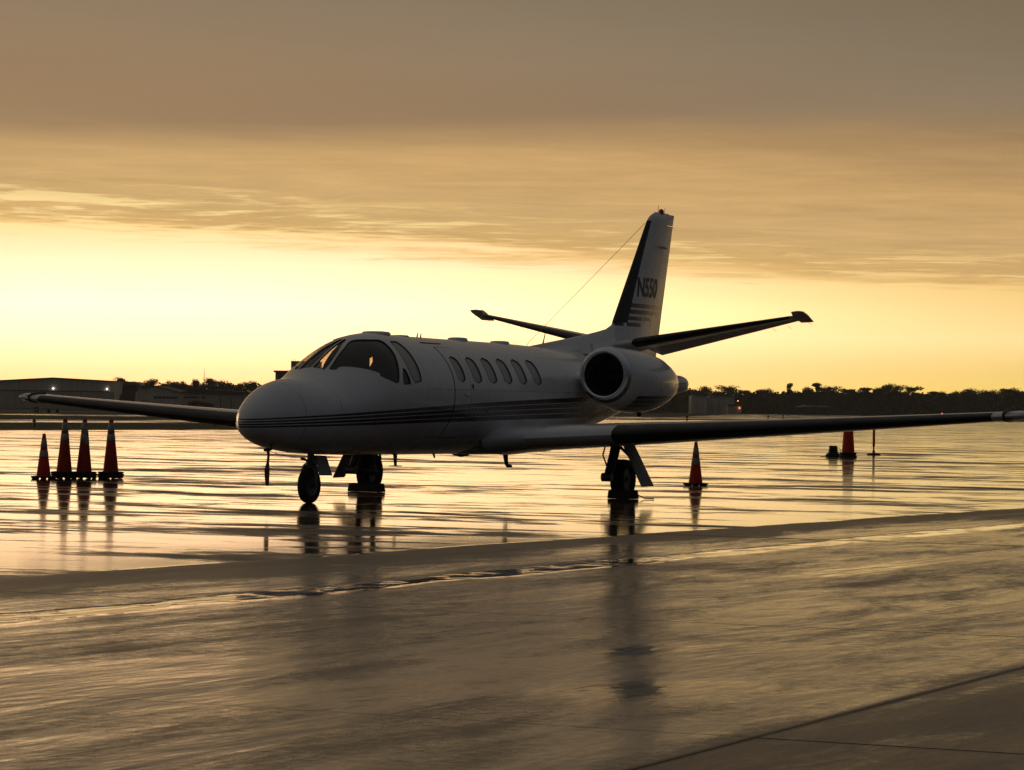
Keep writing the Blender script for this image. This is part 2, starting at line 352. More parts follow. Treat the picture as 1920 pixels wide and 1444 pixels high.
    stain = gg.mix(gg.mul(gg.sstep(fine, 0.35, 0.7), 0.4), stain, (0.050, 0.036, 0.024, 1))
    stain = gg.mix(gg.mul(W, 0.5), stain, (0.02, 0.017, 0.014, 1))
    nt.links.new(stain, b.inputs['Base Color']); b.inputs['IOR'].default_value = 1.36
    h = gg.mul(gg.mul(gg.add(gg.mul(mid, 0.7), gg.add(gg.mul(fine, 0.5), gg.mul(grit, 0.5))), gg.sub(1.0, W)), gg.rng(dw, 0.0, 1.0, 1.0, 0.42))
    bn = N(nt, 'ShaderNodeBump'); bn.inputs['Strength'].default_value = 0.20; bn.inputs['Distance'].default_value = 0.004
    nt.links.new(h, bn.inputs['Height'])
    # gentle unevenness of the slabs: long shallow swells, level where water stands
    und = gg.add(gg.mul(gg.noise(gg.vadd(gg.comb(gg.mul(x, 0.22), y, 0.0), (6, 1, 0)), 0.85, 4, 0.5, 0.4), 0.80), gg.mul(gg.noise(gg.vadd(gg.comb(gg.mul(x, 0.3), y, 0.0), (2, 7, 0)), 4.0, 3, 0.6), 0.12))
    bu = N(nt, 'ShaderNodeBump'); bu.inputs['Strength'].default_value = 1.0; bu.inputs['Distance'].default_value = 0.055
    nt.links.new(gg.mul(und, gg.mul(gg.sub(1.0, zoneA), gg.sub(1.0, gg.mul(joint_water, 0.6)))), bu.inputs['Height']); nt.links.new(bn.outputs[0], bu.inputs['Normal'])
    bw = N(nt, 'ShaderNodeBump'); bw.inputs['Strength'].default_value = 0.10; bw.inputs['Distance'].default_value = 0.010
    nt.links.new(gg.noise(flat, 1.1, 2, 0.4), bw.inputs['Height']); nt.links.new(bu.outputs[0], bw.inputs['Normal'])
    nt.links.new(bw.outputs[0], b.inputs['Normal'])
    return m
M['apron'] = apron_mat()
M['joint'] = mat('joint_sealant', (0.02, 0.019, 0.018), 0.6, vary=0.3, vscale=3)
def taxi_mat():
    m = mat('wet_asphalt', (0.045, 0.042, 0.04), 0.3); nt = m.node_tree; b = nt.nodes['Principled BSDF']; gg = G(nt)
    ge = N(nt, 'ShaderNodeNewGeometry'); x, y, z = gg.sep(ge.outputs['Position']); n_ = gg.noise(gg.comb(gg.mul(x, 0.06), gg.mul(y, 0.25), 0.0), 1.0, 5, 0.65)
    nt.links.new(gg.rng(n_, 0.40, 0.58, 0.75, 0.12), b.inputs['Roughness']); return m
M['taxi'] = taxi_mat(); M['road'] = mat('dry_asphalt', (0.16, 0.14, 0.12), 0.85, vary=0.3, vscale=0.1)
def grass_mat():
    m = mat('grass', (0.05, 0.055, 0.02), 0.9, spec=0.1); nt = m.node_tree; b = nt.nodes['Principled BSDF']; gg = G(nt)
    ge = N(nt, 'ShaderNodeNewGeometry'); x, y, z = gg.sep(ge.outputs['Position']); fl = gg.comb(x, y, 0.0)
    c = gg.mix(gg.sstep(gg.noise(fl, 0.05, 5, 0.6), 0.35, 0.65), (0.042, 0.05, 0.018, 1), (0.085, 0.07, 0.034, 1))
    nt.links.new(gg.mix(gg.mul(gg.noise(fl, 1.5, 4), 0.5), c, (0.03, 0.032, 0.014, 1)), b.inputs['Base Color']); return m
M['grass'] = grass_mat()

# ------------------------------------------------------------------ ground
def terrain_z(x, y):
    """the airfield falls away gently beyond the grass on the hangar side"""
    D = (x + 33.5) * d0.x + (y + 19.2) * d0.y; lat = (x + 33.5) * r0.x + (y + 19.2) * r0.y
    s = min(max((D - 260) / 340, 0), 1); s = s * s * (3 - 2 * s); q = min(max((-lat / max(D, 1) + 0.02) / 0.08, 0), 1)
    return -0.03 - 0.45 * s * q
mb = MB()
P = [[(x, y, min(terrain_z(x, y), -0.03)) for y in np.linspace(-410, 1000, 48)] for x in np.linspace(-150, 1330, 50)]
mb.quad_grid(P)
tag(mb.build('ground', M['grass']), 'dark grass airfield around the wet pavement', None, kind='structure')

SL, GX, GY = 6.0, -16.0, -14.97
i0, i1, j0, j1 = -4, 10, -2, 6          # slab grid kept as single slabs
ax0, ax1, ay0, ay1 = GX + i0 * SL, GX + i1 * SL, GY + j0 * SL, GY + j1 * SL
mb = MB()
def sheet(x0, x1, y0, y1, z=0.0): b = len(mb.v); mb.v.extend([(x0, y0, z), (x1, y0, z), (x1, y1, z), (x0, y1, z)]); mb.f.append((b, b + 1, b + 2, b + 3))
sheet(-120, ax0, -120, 54); sheet(ax1, 700, -120, 54); sheet(ax0, ax1, -120, ay0); sheet(ax0, ax1, ay1, 54)
sheet(190, 700, 54, 112)
apron = mb.build('apron', M['apron'], smooth=False); tag(apron, 'wet concrete apron of square slabs', None, kind='structure')
mb = MB(); mb.quad_grid([[(ax0, ay0, -0.012), (ax0, ay1, -0.012)], [(ax1, ay0, -0.012), (ax1, ay1, -0.012)]])
mb.build('joint_filler', M['joint'], apron, smooth=False)
mb = MB(); hw_, ch = SL / 2 - 0.002, 0.004
mb.loft([[(-hw_, -hw_, -0.02), (hw_, -hw_, -0.02), (hw_, hw_, -0.02), (-hw_, hw_, -0.02)],
         [(-hw_, -hw_, -0.006), (hw_, -hw_, -0.006), (hw_, hw_, -0.006), (-hw_, hw_, -0.006)],
         [(-hw_ + ch, -hw_ + ch, 0), (hw_ - ch, -hw_ + ch, 0), (hw_ - ch, hw_ - ch, 0), (-hw_ + ch, hw_ - ch, 0)]], cap0=False)
slab_me = mb.mesh('slab', smooth=False); slab_me.materials.append(M['apron'])
for i in range(i0, i1):
    for j in range(j0, j1):
        o = bpy.data.objects.new('slab', slab_me); COL.objects.link(o); o.parent = apron
        o.location = (GX + (i + 0.5) * SL, GY + (j + 0.5) * SL, rnd.uniform(-0.0025, 0.0))
        o.rotation_euler = (rnd.gauss(0, 0.00018), rnd.gauss(0, 0.00018), 0)
def strip(name, pts, label, m, z=0.012):
    n = len(pts) // 2; ea, eb = pts[:n], pts[n:][::-1]; rows = []
    for q in range(n - 1):
        for w in range(16):
            t_ = w / 16; rows.append([tuple(lerp2(ea[q][i_], ea[q + 1][i_], t_) for i_ in (0, 1)), tuple(lerp2(eb[q][i_], eb[q + 1][i_], t_) for i_ in (0, 1))])
    rows.append([ea[-1], eb[-1]]); mb2 = MB()
    mb2.quad_grid([[(p[0], p[1], terrain_z(*p) + z) for p in (r_[0], ((r_[0][0] + r_[1][0]) / 2, (r_[0][1] + r_[1][1]) / 2), r_[1])] for r_ in rows])
    return tag(mb2.build(name, m, smooth=False), label, None, kind='structure')
def lerp2(a, b, t_): return a + (b - a) * t_
strip('taxiway', [(-40, 80), (120, 80), (190, 82), (190, 96), (120, 93), (-40, 92)], 'wet taxiway strip between the grass verges', M['taxi'])
strip('taxiway', [(190, 120), (420, 132), (900, 290), (900, 330), (420, 162), (190, 138)], 'wet taxiway running off toward the trees', M['taxi'])
strip('road', [(200, 196), (330, 186), (520, 200), (520, 216), (330, 204), (200, 214)], 'pale service pavement in front of the hangars', M['road'])

# ------------------------------------------------------------------ aircraft
BANK = 0.0041
jet = empty('business_jet'); jet.rotation_euler = (BANK, 0, 0)
tag(jet, 'white twin-engine business jet with dark pinstripes parked on the wet apron', 'aircraft')
ST = np.array([
(0.2,1.05,1.03,0.01,1.04,2),(0.222,1.125,0.975,0.075,1.04,2),(0.275,1.205,0.915,0.135,1.04,2),(0.38,1.29,0.845,0.215,1.04,2),
(0.55,1.385,0.785,0.3,1.05,2),(0.75,1.475,0.735,0.385,1.06,2),(1,1.55,0.695,0.47,1.08,2),(1.2,1.585,0.672,0.53,1.1,2),
(1.45,1.61,0.65,0.595,1.14,1.95),(1.7,1.66,0.637,0.65,1.18,1.85),(1.97,1.77,0.628,0.695,1.22,1.78),(2.26,1.92,0.62,0.735,1.27,1.8),
(2.56,2.055,0.615,0.765,1.32,1.85),(3.04,2.19,0.61,0.795,1.38,1.95),(3.55,2.24,0.606,0.805,1.4,2),(4.2,2.225,0.603,0.808,1.405,2),
(5.6,2.214,0.6,0.808,1.405,2),(7,2.205,0.598,0.808,1.405,2),(8,2.195,0.62,0.805,1.41,2),(8.7,2.18,0.68,0.785,1.44,2),
(9.5,2.16,0.79,0.73,1.48,2),(10.3,2.14,0.915,0.64,1.54,2),(11.2,2.12,1.06,0.52,1.60,2),(12.1,2.09,1.23,0.39,1.67,2),
(13,2.05,1.44,0.26,1.75,2),(13.6,2,1.62,0.16,1.8,2),(13.9,1.93,1.74,0.07,1.83,2),(13.95,1.86,1.82,0.01,1.84,2)])
def pch(ys, x):
    xs = ST[:, 0]; h = np.diff(xs); d = np.diff(ys) / h; m = np.zeros(len(xs)); m[0] = d[0]; m[-1] = d[-1]
    for i in range(1, len(xs) - 1):
        if d[i - 1] * d[i] > 0:
            w1 = 2 * h[i] + h[i - 1]; w2 = h[i] + 2 * h[i - 1]; m[i] = (w1 + w2) / (w1 / d[i - 1] + w2 / d[i])
    x = min(max(x, xs[0]), xs[-1]); i = min(max(int(np.searchsorted(xs, x)) - 1, 0), len(xs) - 2)
    t_ = (x - xs[i]) / h[i]; t2 = t_ * t_; t3 = t2 * t_
    return float((2*t3-3*t2+1)*ys[i] + (t3-2*t2+t_)*h[i]*m[i] + (-2*t3+3*t2)*ys[i+1] + (t3-t2)*h[i]*m[i+1])
def sec(x): return [pch(ST[:, q], x) for q in range(1, 6)]
def fpt(x, phi, off=0.0):
    """point on the hull at station x, angle phi (degrees, 0 = port side, 90 = top), pushed out by off"""
    zt, zb, hw, zm, n = sec(x); c, s = math.cos(R(phi)), math.sin(R(phi)); b = (zt - zm) if s >= 0 else (zm - zb); e = n if s >= 0 else 2
    r = (abs(c / hw) ** e + abs(s / b) ** e) ** (-1 / e) + off
    return Vector((x, -r * c, zm + r * s))
def fpz(x, z, off=0.0):
    zt, zb, hw, zm, n = sec(x); b = (zt - zm) if z >= zm else (zm - zb); e = n if z >= zm else 2
    y = hw * max(0.0, 1 - abs((z - zm) / b) ** e) ** (1 / e)
    return fpt(x, math.degrees(math.atan2(z - zm, y)), off)
def mir(p): return Vector((p[0], -p[1], p[2]))

xs_out = np.concatenate([np.linspace(0.2, 0.4, 9), np.linspace(0.47, 3.6, 42), np.linspace(3.8, 13.6, 48), np.linspace(13.7, 13.95, 5)])
mb = MB(); NR = 72
mb.loft([[fpt(x, 360 * j / NR) for j in range(NR)] for x in xs_out], flip=True)
n_out = len(mb.f)
mb.loft([[fpt(x, 360 * j / 60, -0.022) for j in range(60)] for x in np.linspace(1.75, 8.3, 60)])
hull = bpy.data.meshes.new('fuselage'); hull.from_pydata(mb.v, [], mb.f); hull.update()
hull.materials.append(M['body']); hull.materials.append(M['lining'])
mi = np.zeros(len(mb.f), dtype=np.int32); mi[n_out:] = 1; hull.polygons.foreach_set('material_index', mi)
fus = bpy.data.objects.new('fuselage', hull); COL.objects.link(fus)
# outer normals must point out, inner ones into the cavity
bm = bmesh.new(); bm.from_mesh(hull); bm.faces.ensure_lookup_table()
vol_out = sum(f.calc_center_median().dot(f.normal) * f.calc_area() for f in bm.faces[:0])
f0 = bm.faces[40 * NR]; cen = f0.calc_center_median()
if Vector((0, cen.y, cen.z - 1.4)).dot(f0.normal) < 0: bmesh.ops.reverse_faces(bm, faces=bm.faces[:n_out])
bm.faces.ensure_lookup_table(); f1 = bm.faces[n_out + 20 * 60]; cen = f1.calc_center_median()
if Vector((0, cen.y, cen.z - 1.4)).dot(f1.normal) > 0: bmesh.ops.reverse_faces(bm, faces=bm.faces[n_out:])
bm.to_mesh(hull); bm.free()

# window outlines as two matching edges in (station, angle)
def dense(e, n=3):
    out = []
    for q in range(len(e) - 1):
        p0, p1, p2, p3 = e[max(q - 1, 0)], e[q], e[q + 1], e[min(q + 2, len(e) - 1)]
        for w in range(n):
            t_ = w / n; out.append(tuple(0.5 * (2 * p1[i] + (p2[i] - p0[i]) * t_ + (2 * p0[i] - 5 * p1[i] + 4 * p2[i] - p3[i]) * t_ ** 2 + (3 * p1[i] - p0[i] - 3 * p2[i] + p3[i]) * t_ ** 3) for i in (0, 1)))
    return out + [e[-1]]
def arc(edge_a, edge_b, k_=9, n=3):
    edge_a, edge_b = dense(edge_a, n), dense(edge_b, n); rows = []
    for a, b in zip(edge_a, edge_b): rows.append([(a[0] + (b[0] - a[0]) * q / (k_ - 1), a[1] + (b[1] - a[1]) * q / (k_ - 1)) for q in range(k_)])
    return rows
WIN = {}
WIN['windshield'] = arc([(2.80, 88.9), (2.66, 88.8), (2.46, 88.7), (2.28, 88.6), (2.10, 88.5), (1.93, 88.3)],
                        [(2.78, 86.4), (2.61, 83.8), (2.41, 79.2), (2.25, 75.9), (2.08, 72.0), (1.93, 69.8)])
WIN['cockpit_window'] = arc([(1.997, 66.2), (2.29, 73.3), (2.526, 77.0), (2.773, 80.5), (3.004, 71.2), (3.20, 66.1), (3.205, 55.4), (3.158, 44.1), (3.09, 33.8), (3.017, 24.4), (2.94, 15.8)],
                            [(1.985, 64.2), (2.031, 58.6), (2.085, 59.2), (2.14, 57.6), (2.248, 49.6), (2.372, 41.9), (2.495, 35.2), (2.60, 29.8), (2.59, 26.6), (2.735, 20.2), (2.879, 14.8)])
WIN['rear_cockpit_window'] = arc([(3.373, 61.8), (3.326, 52.6), (3.29, 41.2), (3.284, 31.5), (3.295, 21.9), (3.36, 12.9)],
                                 [(3.54, 61.0), (3.575, 52.2), (3.582, 41.5), (3.584, 31.9), (3.582, 22.6), (3.56, 14.6)])
WIN['vent_window'] = arc([(3.158, 28.2), (3.121, 24.9), (3.096, 21.8), (3.075, 18.8), (3.062, 15.7), (3.057, 12.5)],
                         [(3.19, 28.0), (3.212, 24.6), (3.230, 21.3), (3.240, 18.1), (3.245, 15.1), (3.241, 12.2)], 6)
CX = [4.80, 5.33, 5.825, 6.33, 6.835, 7.345]
def cabin_win(cx):
    a, b = [], []
    for q in range(13):
        s_ = -1 + 2 * q / 12; hwid = 0.125 * max(0.0, 1 - abs(s_) ** 4.2) ** (1 / 2.6) + 0.012
        zz = 1.778 - 0.178 * s_; ph = math.degrees(math.atan2(zz - 1.405, abs(fpz(cx, zz).y)))
        a.append((cx - hwid, ph)); b.append((cx + hwid, ph))
    return arc(a, b, 7, 1)
panes = []
for nm in ('windshield', 'cockpit_window', 'rear_cockpit_window', 'vent_window'): panes.append((nm, WIN[nm]))
for cx in CX: panes.append(('cabin_window', cabin_win(cx)))
def slab_patch(m_, rows, o1, o2, side, shrink=0.0):
    """closed slab following the hull between offsets o1 > o2"""
    nr, nc = len(rows), len(rows[0]); b = len(m_.v)
    for off in (o1, o2):
        for r_ in rows:
            for (x, ph) in r_:
                p = fpt(x, ph, off); m_.v.append(tuple(p if side < 0 else mir(p)))
    def id_(l, i, j): return b + l * nr * nc + i * nc + j
    for l in (0, 1):
        for i in range(nr - 1):
            for j in range(nc - 1):
                q = (id_(l, i, j), id_(l, i, j + 1), id_(l, i + 1, j + 1), id_(l, i + 1, j)); m_.f.append(q if l == 0 else q[::-1])
    loop = [(0, j) for j in range(nc)] + [(i, nc - 1) for i in range(1, nr)] + [(nr - 1, j) for j in range(nc - 2, -1, -1)] + [(i, 0) for i in range(nr - 2, 0, -1)]
    for q in range(len(loop)):
        a, c = loop[q], loop[(q + 1) % len(loop)]; m_.f.append((id_(0, *a), id_(1, *a), id_(1, *c), id_(0, *c)))
cut = MB()
for side in (-1, 1):
    for nm, rows in panes: slab_patch(cut, rows, 0.06, -0.12, side)
cutter = cut.build('cutter', M['seal'], smooth=False)
def carve(o):
    md = o.modifiers.new('cut', 'BOOLEAN'); md.operation = 'DIFFERENCE'; md.object = cutter; md.solver = 'EXACT'; md.material_mode = 'TRANSFER'
    dg = bpy.context.evaluated_depsgraph_get(); me = bpy.data.meshes.new_from_object(o.evaluated_get(dg)); o.modifiers.clear(); old = o.data; o.data = me
    bpy.data.meshes.remove(old)
    me.polygons.foreach_set('use_smooth', [True] * len(me.polygons)); me.set_sharp_from_angle(angle=R(30))
carve(fus); fus.parent = jet; fus.name = 'fuselage'
DOOR = arc([(4.56, 55), (4.56, 43), (4.56, 31), (4.56, 19.6), (4.545, 6.4), (4.535, -6.5), (4.525, -19.7), (4.515, -30.5), (4.515, -43.5)],
           [(5.06, 55), (5.06, 43), (5.06, 31), (5.06, 19.6), (5.05, 6.4), (5.04, -6.5), (5.045, -19.7), (5.05, -30.5), (5.06, -43.5)], 9, 9)
dm = MB(); slab_patch(dm, DOOR, 0.005, -0.02, -1); door = dm.build('cabin_door', M['body']); carve(door); door.parent = jet
sm = MB(); grow = arc([(a[0][0] - 0.013, a[0][1] + (1.0 if q == 0 else -1.0 if q == len(DOOR) - 1 else 0)) for q, a in enumerate(DOOR)],
                      [(a[-1][0] + 0.013, a[-1][1] + (1.0 if q == 0 else -1.0 if q == len(DOOR) - 1 else 0)) for q, a in enumerate(DOOR)], 9, 1)
slab_patch(sm, grow, 0.0022, -0.02, -1); ds_ = sm.build('door_seal', M['seal']); carve(ds_); ds_.parent = door
bpy.data.objects.remove(cutter)
hb = MB(); p = fpz(4.93, 1.44, 0.008); hb.box(p.x - 0.07, p.x + 0.07, p.y - 0.012, p.y + 0.012, p.z - 0.018, p.z + 0.018); hb.build('handle', M['polish'], door, smooth=False)
hb = MB(); pts = [fpt(4.30 + 0.09 * q, 62.5, 0.004) for q in range(8)]; hb.tube(pts, 0.006, 6); hb.build('drip_rail', M['seal'], jet)
for side in (-1, 1):
    for nm, rows in panes:
        pm = MB()
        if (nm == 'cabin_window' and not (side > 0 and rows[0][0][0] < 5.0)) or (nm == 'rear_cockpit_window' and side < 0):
            slab_patch(pm, rows, -0.012, -0.020, side); pane = pm.build(nm, M['pale_pane'], jet)
        else:
            slab_patch(pm, rows, -0.010, -0.016, side); pane = pm.build(nm, M['glass'], jet)
        # rubber seal round the pane: a narrow ring just inside the opening
        fr = MB(); nr, nc = len(rows), len(rows[0])
        loop = [rows[0][j] for j in range(nc)] + [rows[i][nc - 1] for i in range(1, nr)] + [rows[nr - 1][j] for j in range(nc - 2, -1, -1)] + [rows[i][0] for i in range(nr - 2, 0, -1)]
        cx_ = sum(q[0] for q in loop) / len(loop); cp_ = sum(q[1] for q in loop) / len(loop)
        outer, inner, top_ = [], [], []
        for (x, ph) in loop:
            q1 = fpt(x, ph, 0.001); dirv = (fpt(cx_, cp_) - fpt(x, ph)); ln = max(dirv.length, 1e-4); s_ = min(0.011 / ln, 0.4)
            x2, ph2 = x + (cx_ - x) * s_, ph + (cp_ - ph) * s_
            x3, ph3 = x - (cx_ - x) * 0.25 * s_, ph - (cp_ - ph) * 0.25 * s_
            for lst, pp in ((outer, fpt(x3, ph3, 0.0015)), (top_, fpt(x, ph, 0.004)), (inner, fpt(x2, ph2, -0.008))): lst.append(pp if side < 0 else mir(pp))
        fr.quad_grid([outer, top_, inner], False, True); fr.build('seal', M['seal'], pane)

# cockpit interior seen through the glass
cb = MB(); cb.hexa([(2.05, -0.5, 1.25), (2.35, -0.55, 1.25), (2.35, 0.55, 1.25), (2.05, 0.5, 1.25)], [(2.0, -0.38, 1.60), (2.32, -0.46, 1.66), (2.32, 0.46, 1.66), (2.0, 0.38, 1.60)])
cb.build('instrument_panel', M['lining'], jet, angle=20)
for ya, yb in ((-0.45, 0.15), (0.205, 0.45)):  # added panels: the slit between them narrows the sky light coming through the cabin
    cb = MB(); cb.box(3.93, 3.96, ya, yb, 0.80, 2.0); cb.build('light_slit_panel', M['lining'], jet, smooth=False)
for sy in (-0.3, 0.3):
    cb = MB()
    cb.loft([[(x, sy + 0.2 * math.cos(a) * w, z + 0.0) for a, x in ((q * math.pi / 4, xx + 0.05 * math.sin(q * math.pi / 4)) for q in range(8))] for z, w, xx in ((1.05, 1, 3.05), (1.5, 1, 3.12), (1.62, 0.8, 3.15), (1.70, 0.55, 3.17), (1.80, 0.5, 3.19), (1.83, 0.3, 3.2))])
    cb.build('seat_back', M['lining'], jet)

# -- dorsal fin and tail
ridge = [(8.6, 2.17), (8.9, 2.205), (9.5, 2.27), (10.2, 2.345), (10.83, 2.415), (11.3, 2.475), (11.6, 2.52), (11.85, 2.60), (12.1, 2.70)]
mb = MB(); rings = []
for q, (x, zt) in enumerate(ridge):
    base = sec(x)[0] - 0.07; h = max(zt - base, 0.02); w = 0.10 + 0.42 * (h - 0.05) if q < 6 else 0.24 - 0.04 * (q - 6)
    rings.append([(x, -w, base), (x, -w * 0.55, base + h * 0.35), (x, -w * 0.28, base + h * 0.7), (x, -0.035, base + h * 0.94), (x, 0, zt), (x, 0.035, base + h * 0.94), (x, w * 0.28, base + h * 0.7), (x, w * 0.55, base + h * 0.35), (x, w, base)])
mb.loft(rings); mb.build('dorsal_fin', M['white'], jet, angle=60)
mb = MB(); mb.hexa([(10.16, -0.36, 2.10), (10.42, -0.33, 2.10), (10.42, -0.18, 2.10), (10.16, -0.18, 2.10)], [(10.22, -0.34, 2.27), (10.42, -0.30, 2.25), (10.42, -0.15, 2.25), (10.22, -0.15, 2.27)])
ram = mb.build('ram_air_scoop', M['white'], jet, smooth=False)
mb = MB(); mb.hexa([(10.424, -0.31, 2.12), (10.43, -0.31, 2.12), (10.43, -0.2, 2.12), (10.424, -0.2, 2.12)], [(10.424, -0.29, 2.235), (10.43, -0.29, 2.235), (10.43, -0.18, 2.235), (10.424, -0.18, 2.235)])
mb.build('opening', M['duct'], ram, smooth=False)

def naca(t):  # half thickness of a symmetric section at chord fraction t
    return 5 * (0.2969 * math.sqrt(max(t, 0)) - 0.126 * t - 0.3516 * t * t + 0.2843 * t ** 3 - 0.1036 * t ** 4)
def section(a, b, th, nn=14):
    """closed outline (chord fraction, half thickness sign) between chord fractions a and b"""
    ts = [a + (b - a) * (0.5 - 0.5 * math.cos(math.pi * q / (nn - 1))) for q in range(nn)] if a < 0.01 else [a + (b - a) * q / (nn - 1) for q in range(nn)]
    upr = [(t_, th * naca(t_)) for t_ in ts]; lwr = [(t_, -th * naca(t_)) for t_ in reversed(ts)]
    if a < 0.01: lwr = lwr[:-1]
    return upr + lwr
def lerp(a, b, t_): return a + (b - a) * t_
def fin_sec(z, a, b, grow=0.0):
    f = (z - 2.05) / (4.476 - 2.05); le = lerp(11.45, 13.375, f); te = lerp(13.70, 14.41, f)
    if z > 4.33: le += 0.20 * ((z - 4.33) / 0.155) ** 2.2
    c = te - le; thick = lerp(0.115, 0.10, f)
    if z > 4.40: thick *= max(0.25, 1 - ((z - 4.40) / 0.09) ** 2)
    return [(le + u * c + (0 if grow == 0 else -grow if u < 0.02 else 0), w * c + math.copysign(grow, w), z) for u, w in section(a, b, thick)]
zs = list(np.linspace(2.02, 4.33, 14)) + [4.38, 4.42, 4.45, 4.475, 4.487]
mb = MB(); mb.loft([fin_sec(z, 0.0, 0.70) for z in zs]); fin = mb.build('fin', M['fin'], jet, angle=50)
mb = MB(); mb.loft([fin_sec(z, 0.708, 1.0) for z in zs if z < 4.30] + [fin_sec(4.285, 0.708, 1.0)]); mb.build('rudder', M['fin'], jet, angle=50)
mb = MB(); mb.loft([fin_sec(z, 0.708, 1.0) for z in (4.296, 4.33, 4.38, 4.42, 4.45, 4.475)]); mb.build('fin_cap', M['white'], fin, angle=50)
mb = MB(); mb.loft([fin_sec(z, 0.0, lerp(0.17, 0.062, (z - 2.62) / 1.72), 0.003) for z in np.linspace(2.64, 4.33, 16)]); mb.build('deice_boot', M['boot'], fin, angle=50)
# the dark panel under the boot widens towards the dorsal fin
mb = MB(); mb.lathe([(0.045, 4.47), (0.045, 4.51), (0.036, 4.535), (0.015, 4.55), (0.002, 4.552)], (13.84, 0, 0), n=16); mb.build('beacon', M['redlamp'], fin)
for (x, z0_, z1_, xx) in ((13.70, 4.47, 4.60, 13.715), (13.98, 4.46, 4.575, 14.0)):
    mb = MB(); mb.tube([(x, 0, z0_), (xx, 0, z1_)], 0.004, 6); mb.build('antenna', M['wire'], fin)
for (x, z, l) in ((14.22, 4.28, 0.20), (14.10, 3.87, 0.16)):
    mb = MB(); mb.tube([(x, 0, z), (x + l, 0, z - 0.015)], 0.004, 6); mb.build('static_wick', M['wire'], fin)
mb = MB(); mb.tube([(13.55, -0.10, 3.93), (13.75, -0.105, 3.925), (14.05, -0.03, 3.905)], [0.012, 0.022, 0.006], 8); mb.build('hinge_fairing', M['white'], fin)
def text_mesh(body, size, name, squash=0.72, bold=0.012):
    cu = bpy.data.curves.new(name, 'FONT'); cu.body = body; cu.size = size; cu.offset = bold; cu.extrude = 0.0008; cu.resolution_u = 4
    o = bpy.data.objects.new(name, cu); COL.objects.link(o); dg = bpy.context.evaluated_depsgraph_get(); dg.update()
    me = bpy.data.meshes.new_from_object(o.evaluated_get(dg)); bpy.data.objects.remove(o)
    me.transform(Matrix.Diagonal((squash, 1, 1, 1))); return me
for side in (-1, 1):
    me = text_mesh('N550', 0.43, 'registration', 0.80, 0.012); vv = [v.co.copy() for v in me.vertices]; w_ = max(v.x for v in vv); h_ = max(v.y for v in vv)
    for v in me.vertices:
        px, pz = v.co.x / w_ * 0.92, v.co.y / h_ * 0.31
        x = 12.63 + px + 0.215 * pz if side < 0 else 13.56 - px + 0.215 * pz
        z = 3.085 + pz; f = (z - 2.05) / 2.426; le = lerp(11.45, 13.375, f); te = lerp(13.70, 14.41, f); c = te - le
        y = lerp(0.115, 0.10, f) * c * naca((x - le) / c) + 0.0035 + v.co.z
        v.co = Vector((x, side * y, z))
    link('registration', me, M['ink'], fin)

# -- tailplane
for side in (-1, 1):
    def st(y, a, b, defl=0.0, grow=0.0):
        f = (y - 0.25) / (2.66 - 0.25); le = lerp(11.77, 12.70, f); te = lerp(13.50, 13.20, f); zc = lerp(2.30, 2.755, f); c = te - le
        out = []
        for u, w in section(a, b, 0.10):
            zz = zc + w * c + (math.copysign(grow, w) if grow else 0)
            if u > 0.66: zz -= (u - 0.66) * c * defl
            out.append((le + u * c - (grow if u < 0.02 else 0), side * y, zz))
        return out
    ys = np.linspace(0.08, 2.66, 10); s_ = MB(); s_.loft([st(y, 0.0, 0.66) for y in ys] + [st(2.675, 0.0, 0.60)])
    tp = s_.build('tailplane', M['white'], jet, angle=50)
    s_ = MB(); s_.loft([st(y, 0.0, 0.13, 0, 0.003) for y in np.linspace(0.36, 2.655, 8)]); s_.build('deice_boot', M['boot'], tp, angle=50)
    s_ = MB(); s_.loft([st(y, 0.668, 1.0, 0.24) for y in np.linspace(0.2, 2.68, 8)]); elv = s_.build('elevator', M['white'], tp, angle=50)
    s_ = MB(); rings = []
    for y, xf, xb, zf, zb_, hh in ((2.685, 12.70, 13.20, 2.835, 2.685, 0.030), (2.80, 12.63, 13.185, 2.845, 2.69, 0.030), (2.88, 12.66, 13.17, 2.845, 2.695, 0.022), (2.905, 12.80, 13.16, 2.815, 2.70, 0.008)):
        rings.append([(lerp(xf, xb, u), side * y, lerp(zf, zb_, u) + w) for u, w in ((0, 0), (0.12, hh), (0.4, hh * 1.1), (0.8, hh * 0.5), (1, 0.003), (1, -0.003), (0.8, -hh * 0.5), (0.4, -hh * 1.1), (0.12, -hh))])
    s_.loft(rings); s_.build('horn_balance', M['white'], elv, angle=50)
    for y in (2.2, 2.45, 2.8):
        s_ = MB(); s_.tube([(13.20, side * y, 2.64 + (y - 2.5) * 0.18), (13.36, side * (y + 0.01), 2.60 + (y - 2.5) * 0.18)], 0.003, 5); s_.build('static_wick', M['wire'], elv)

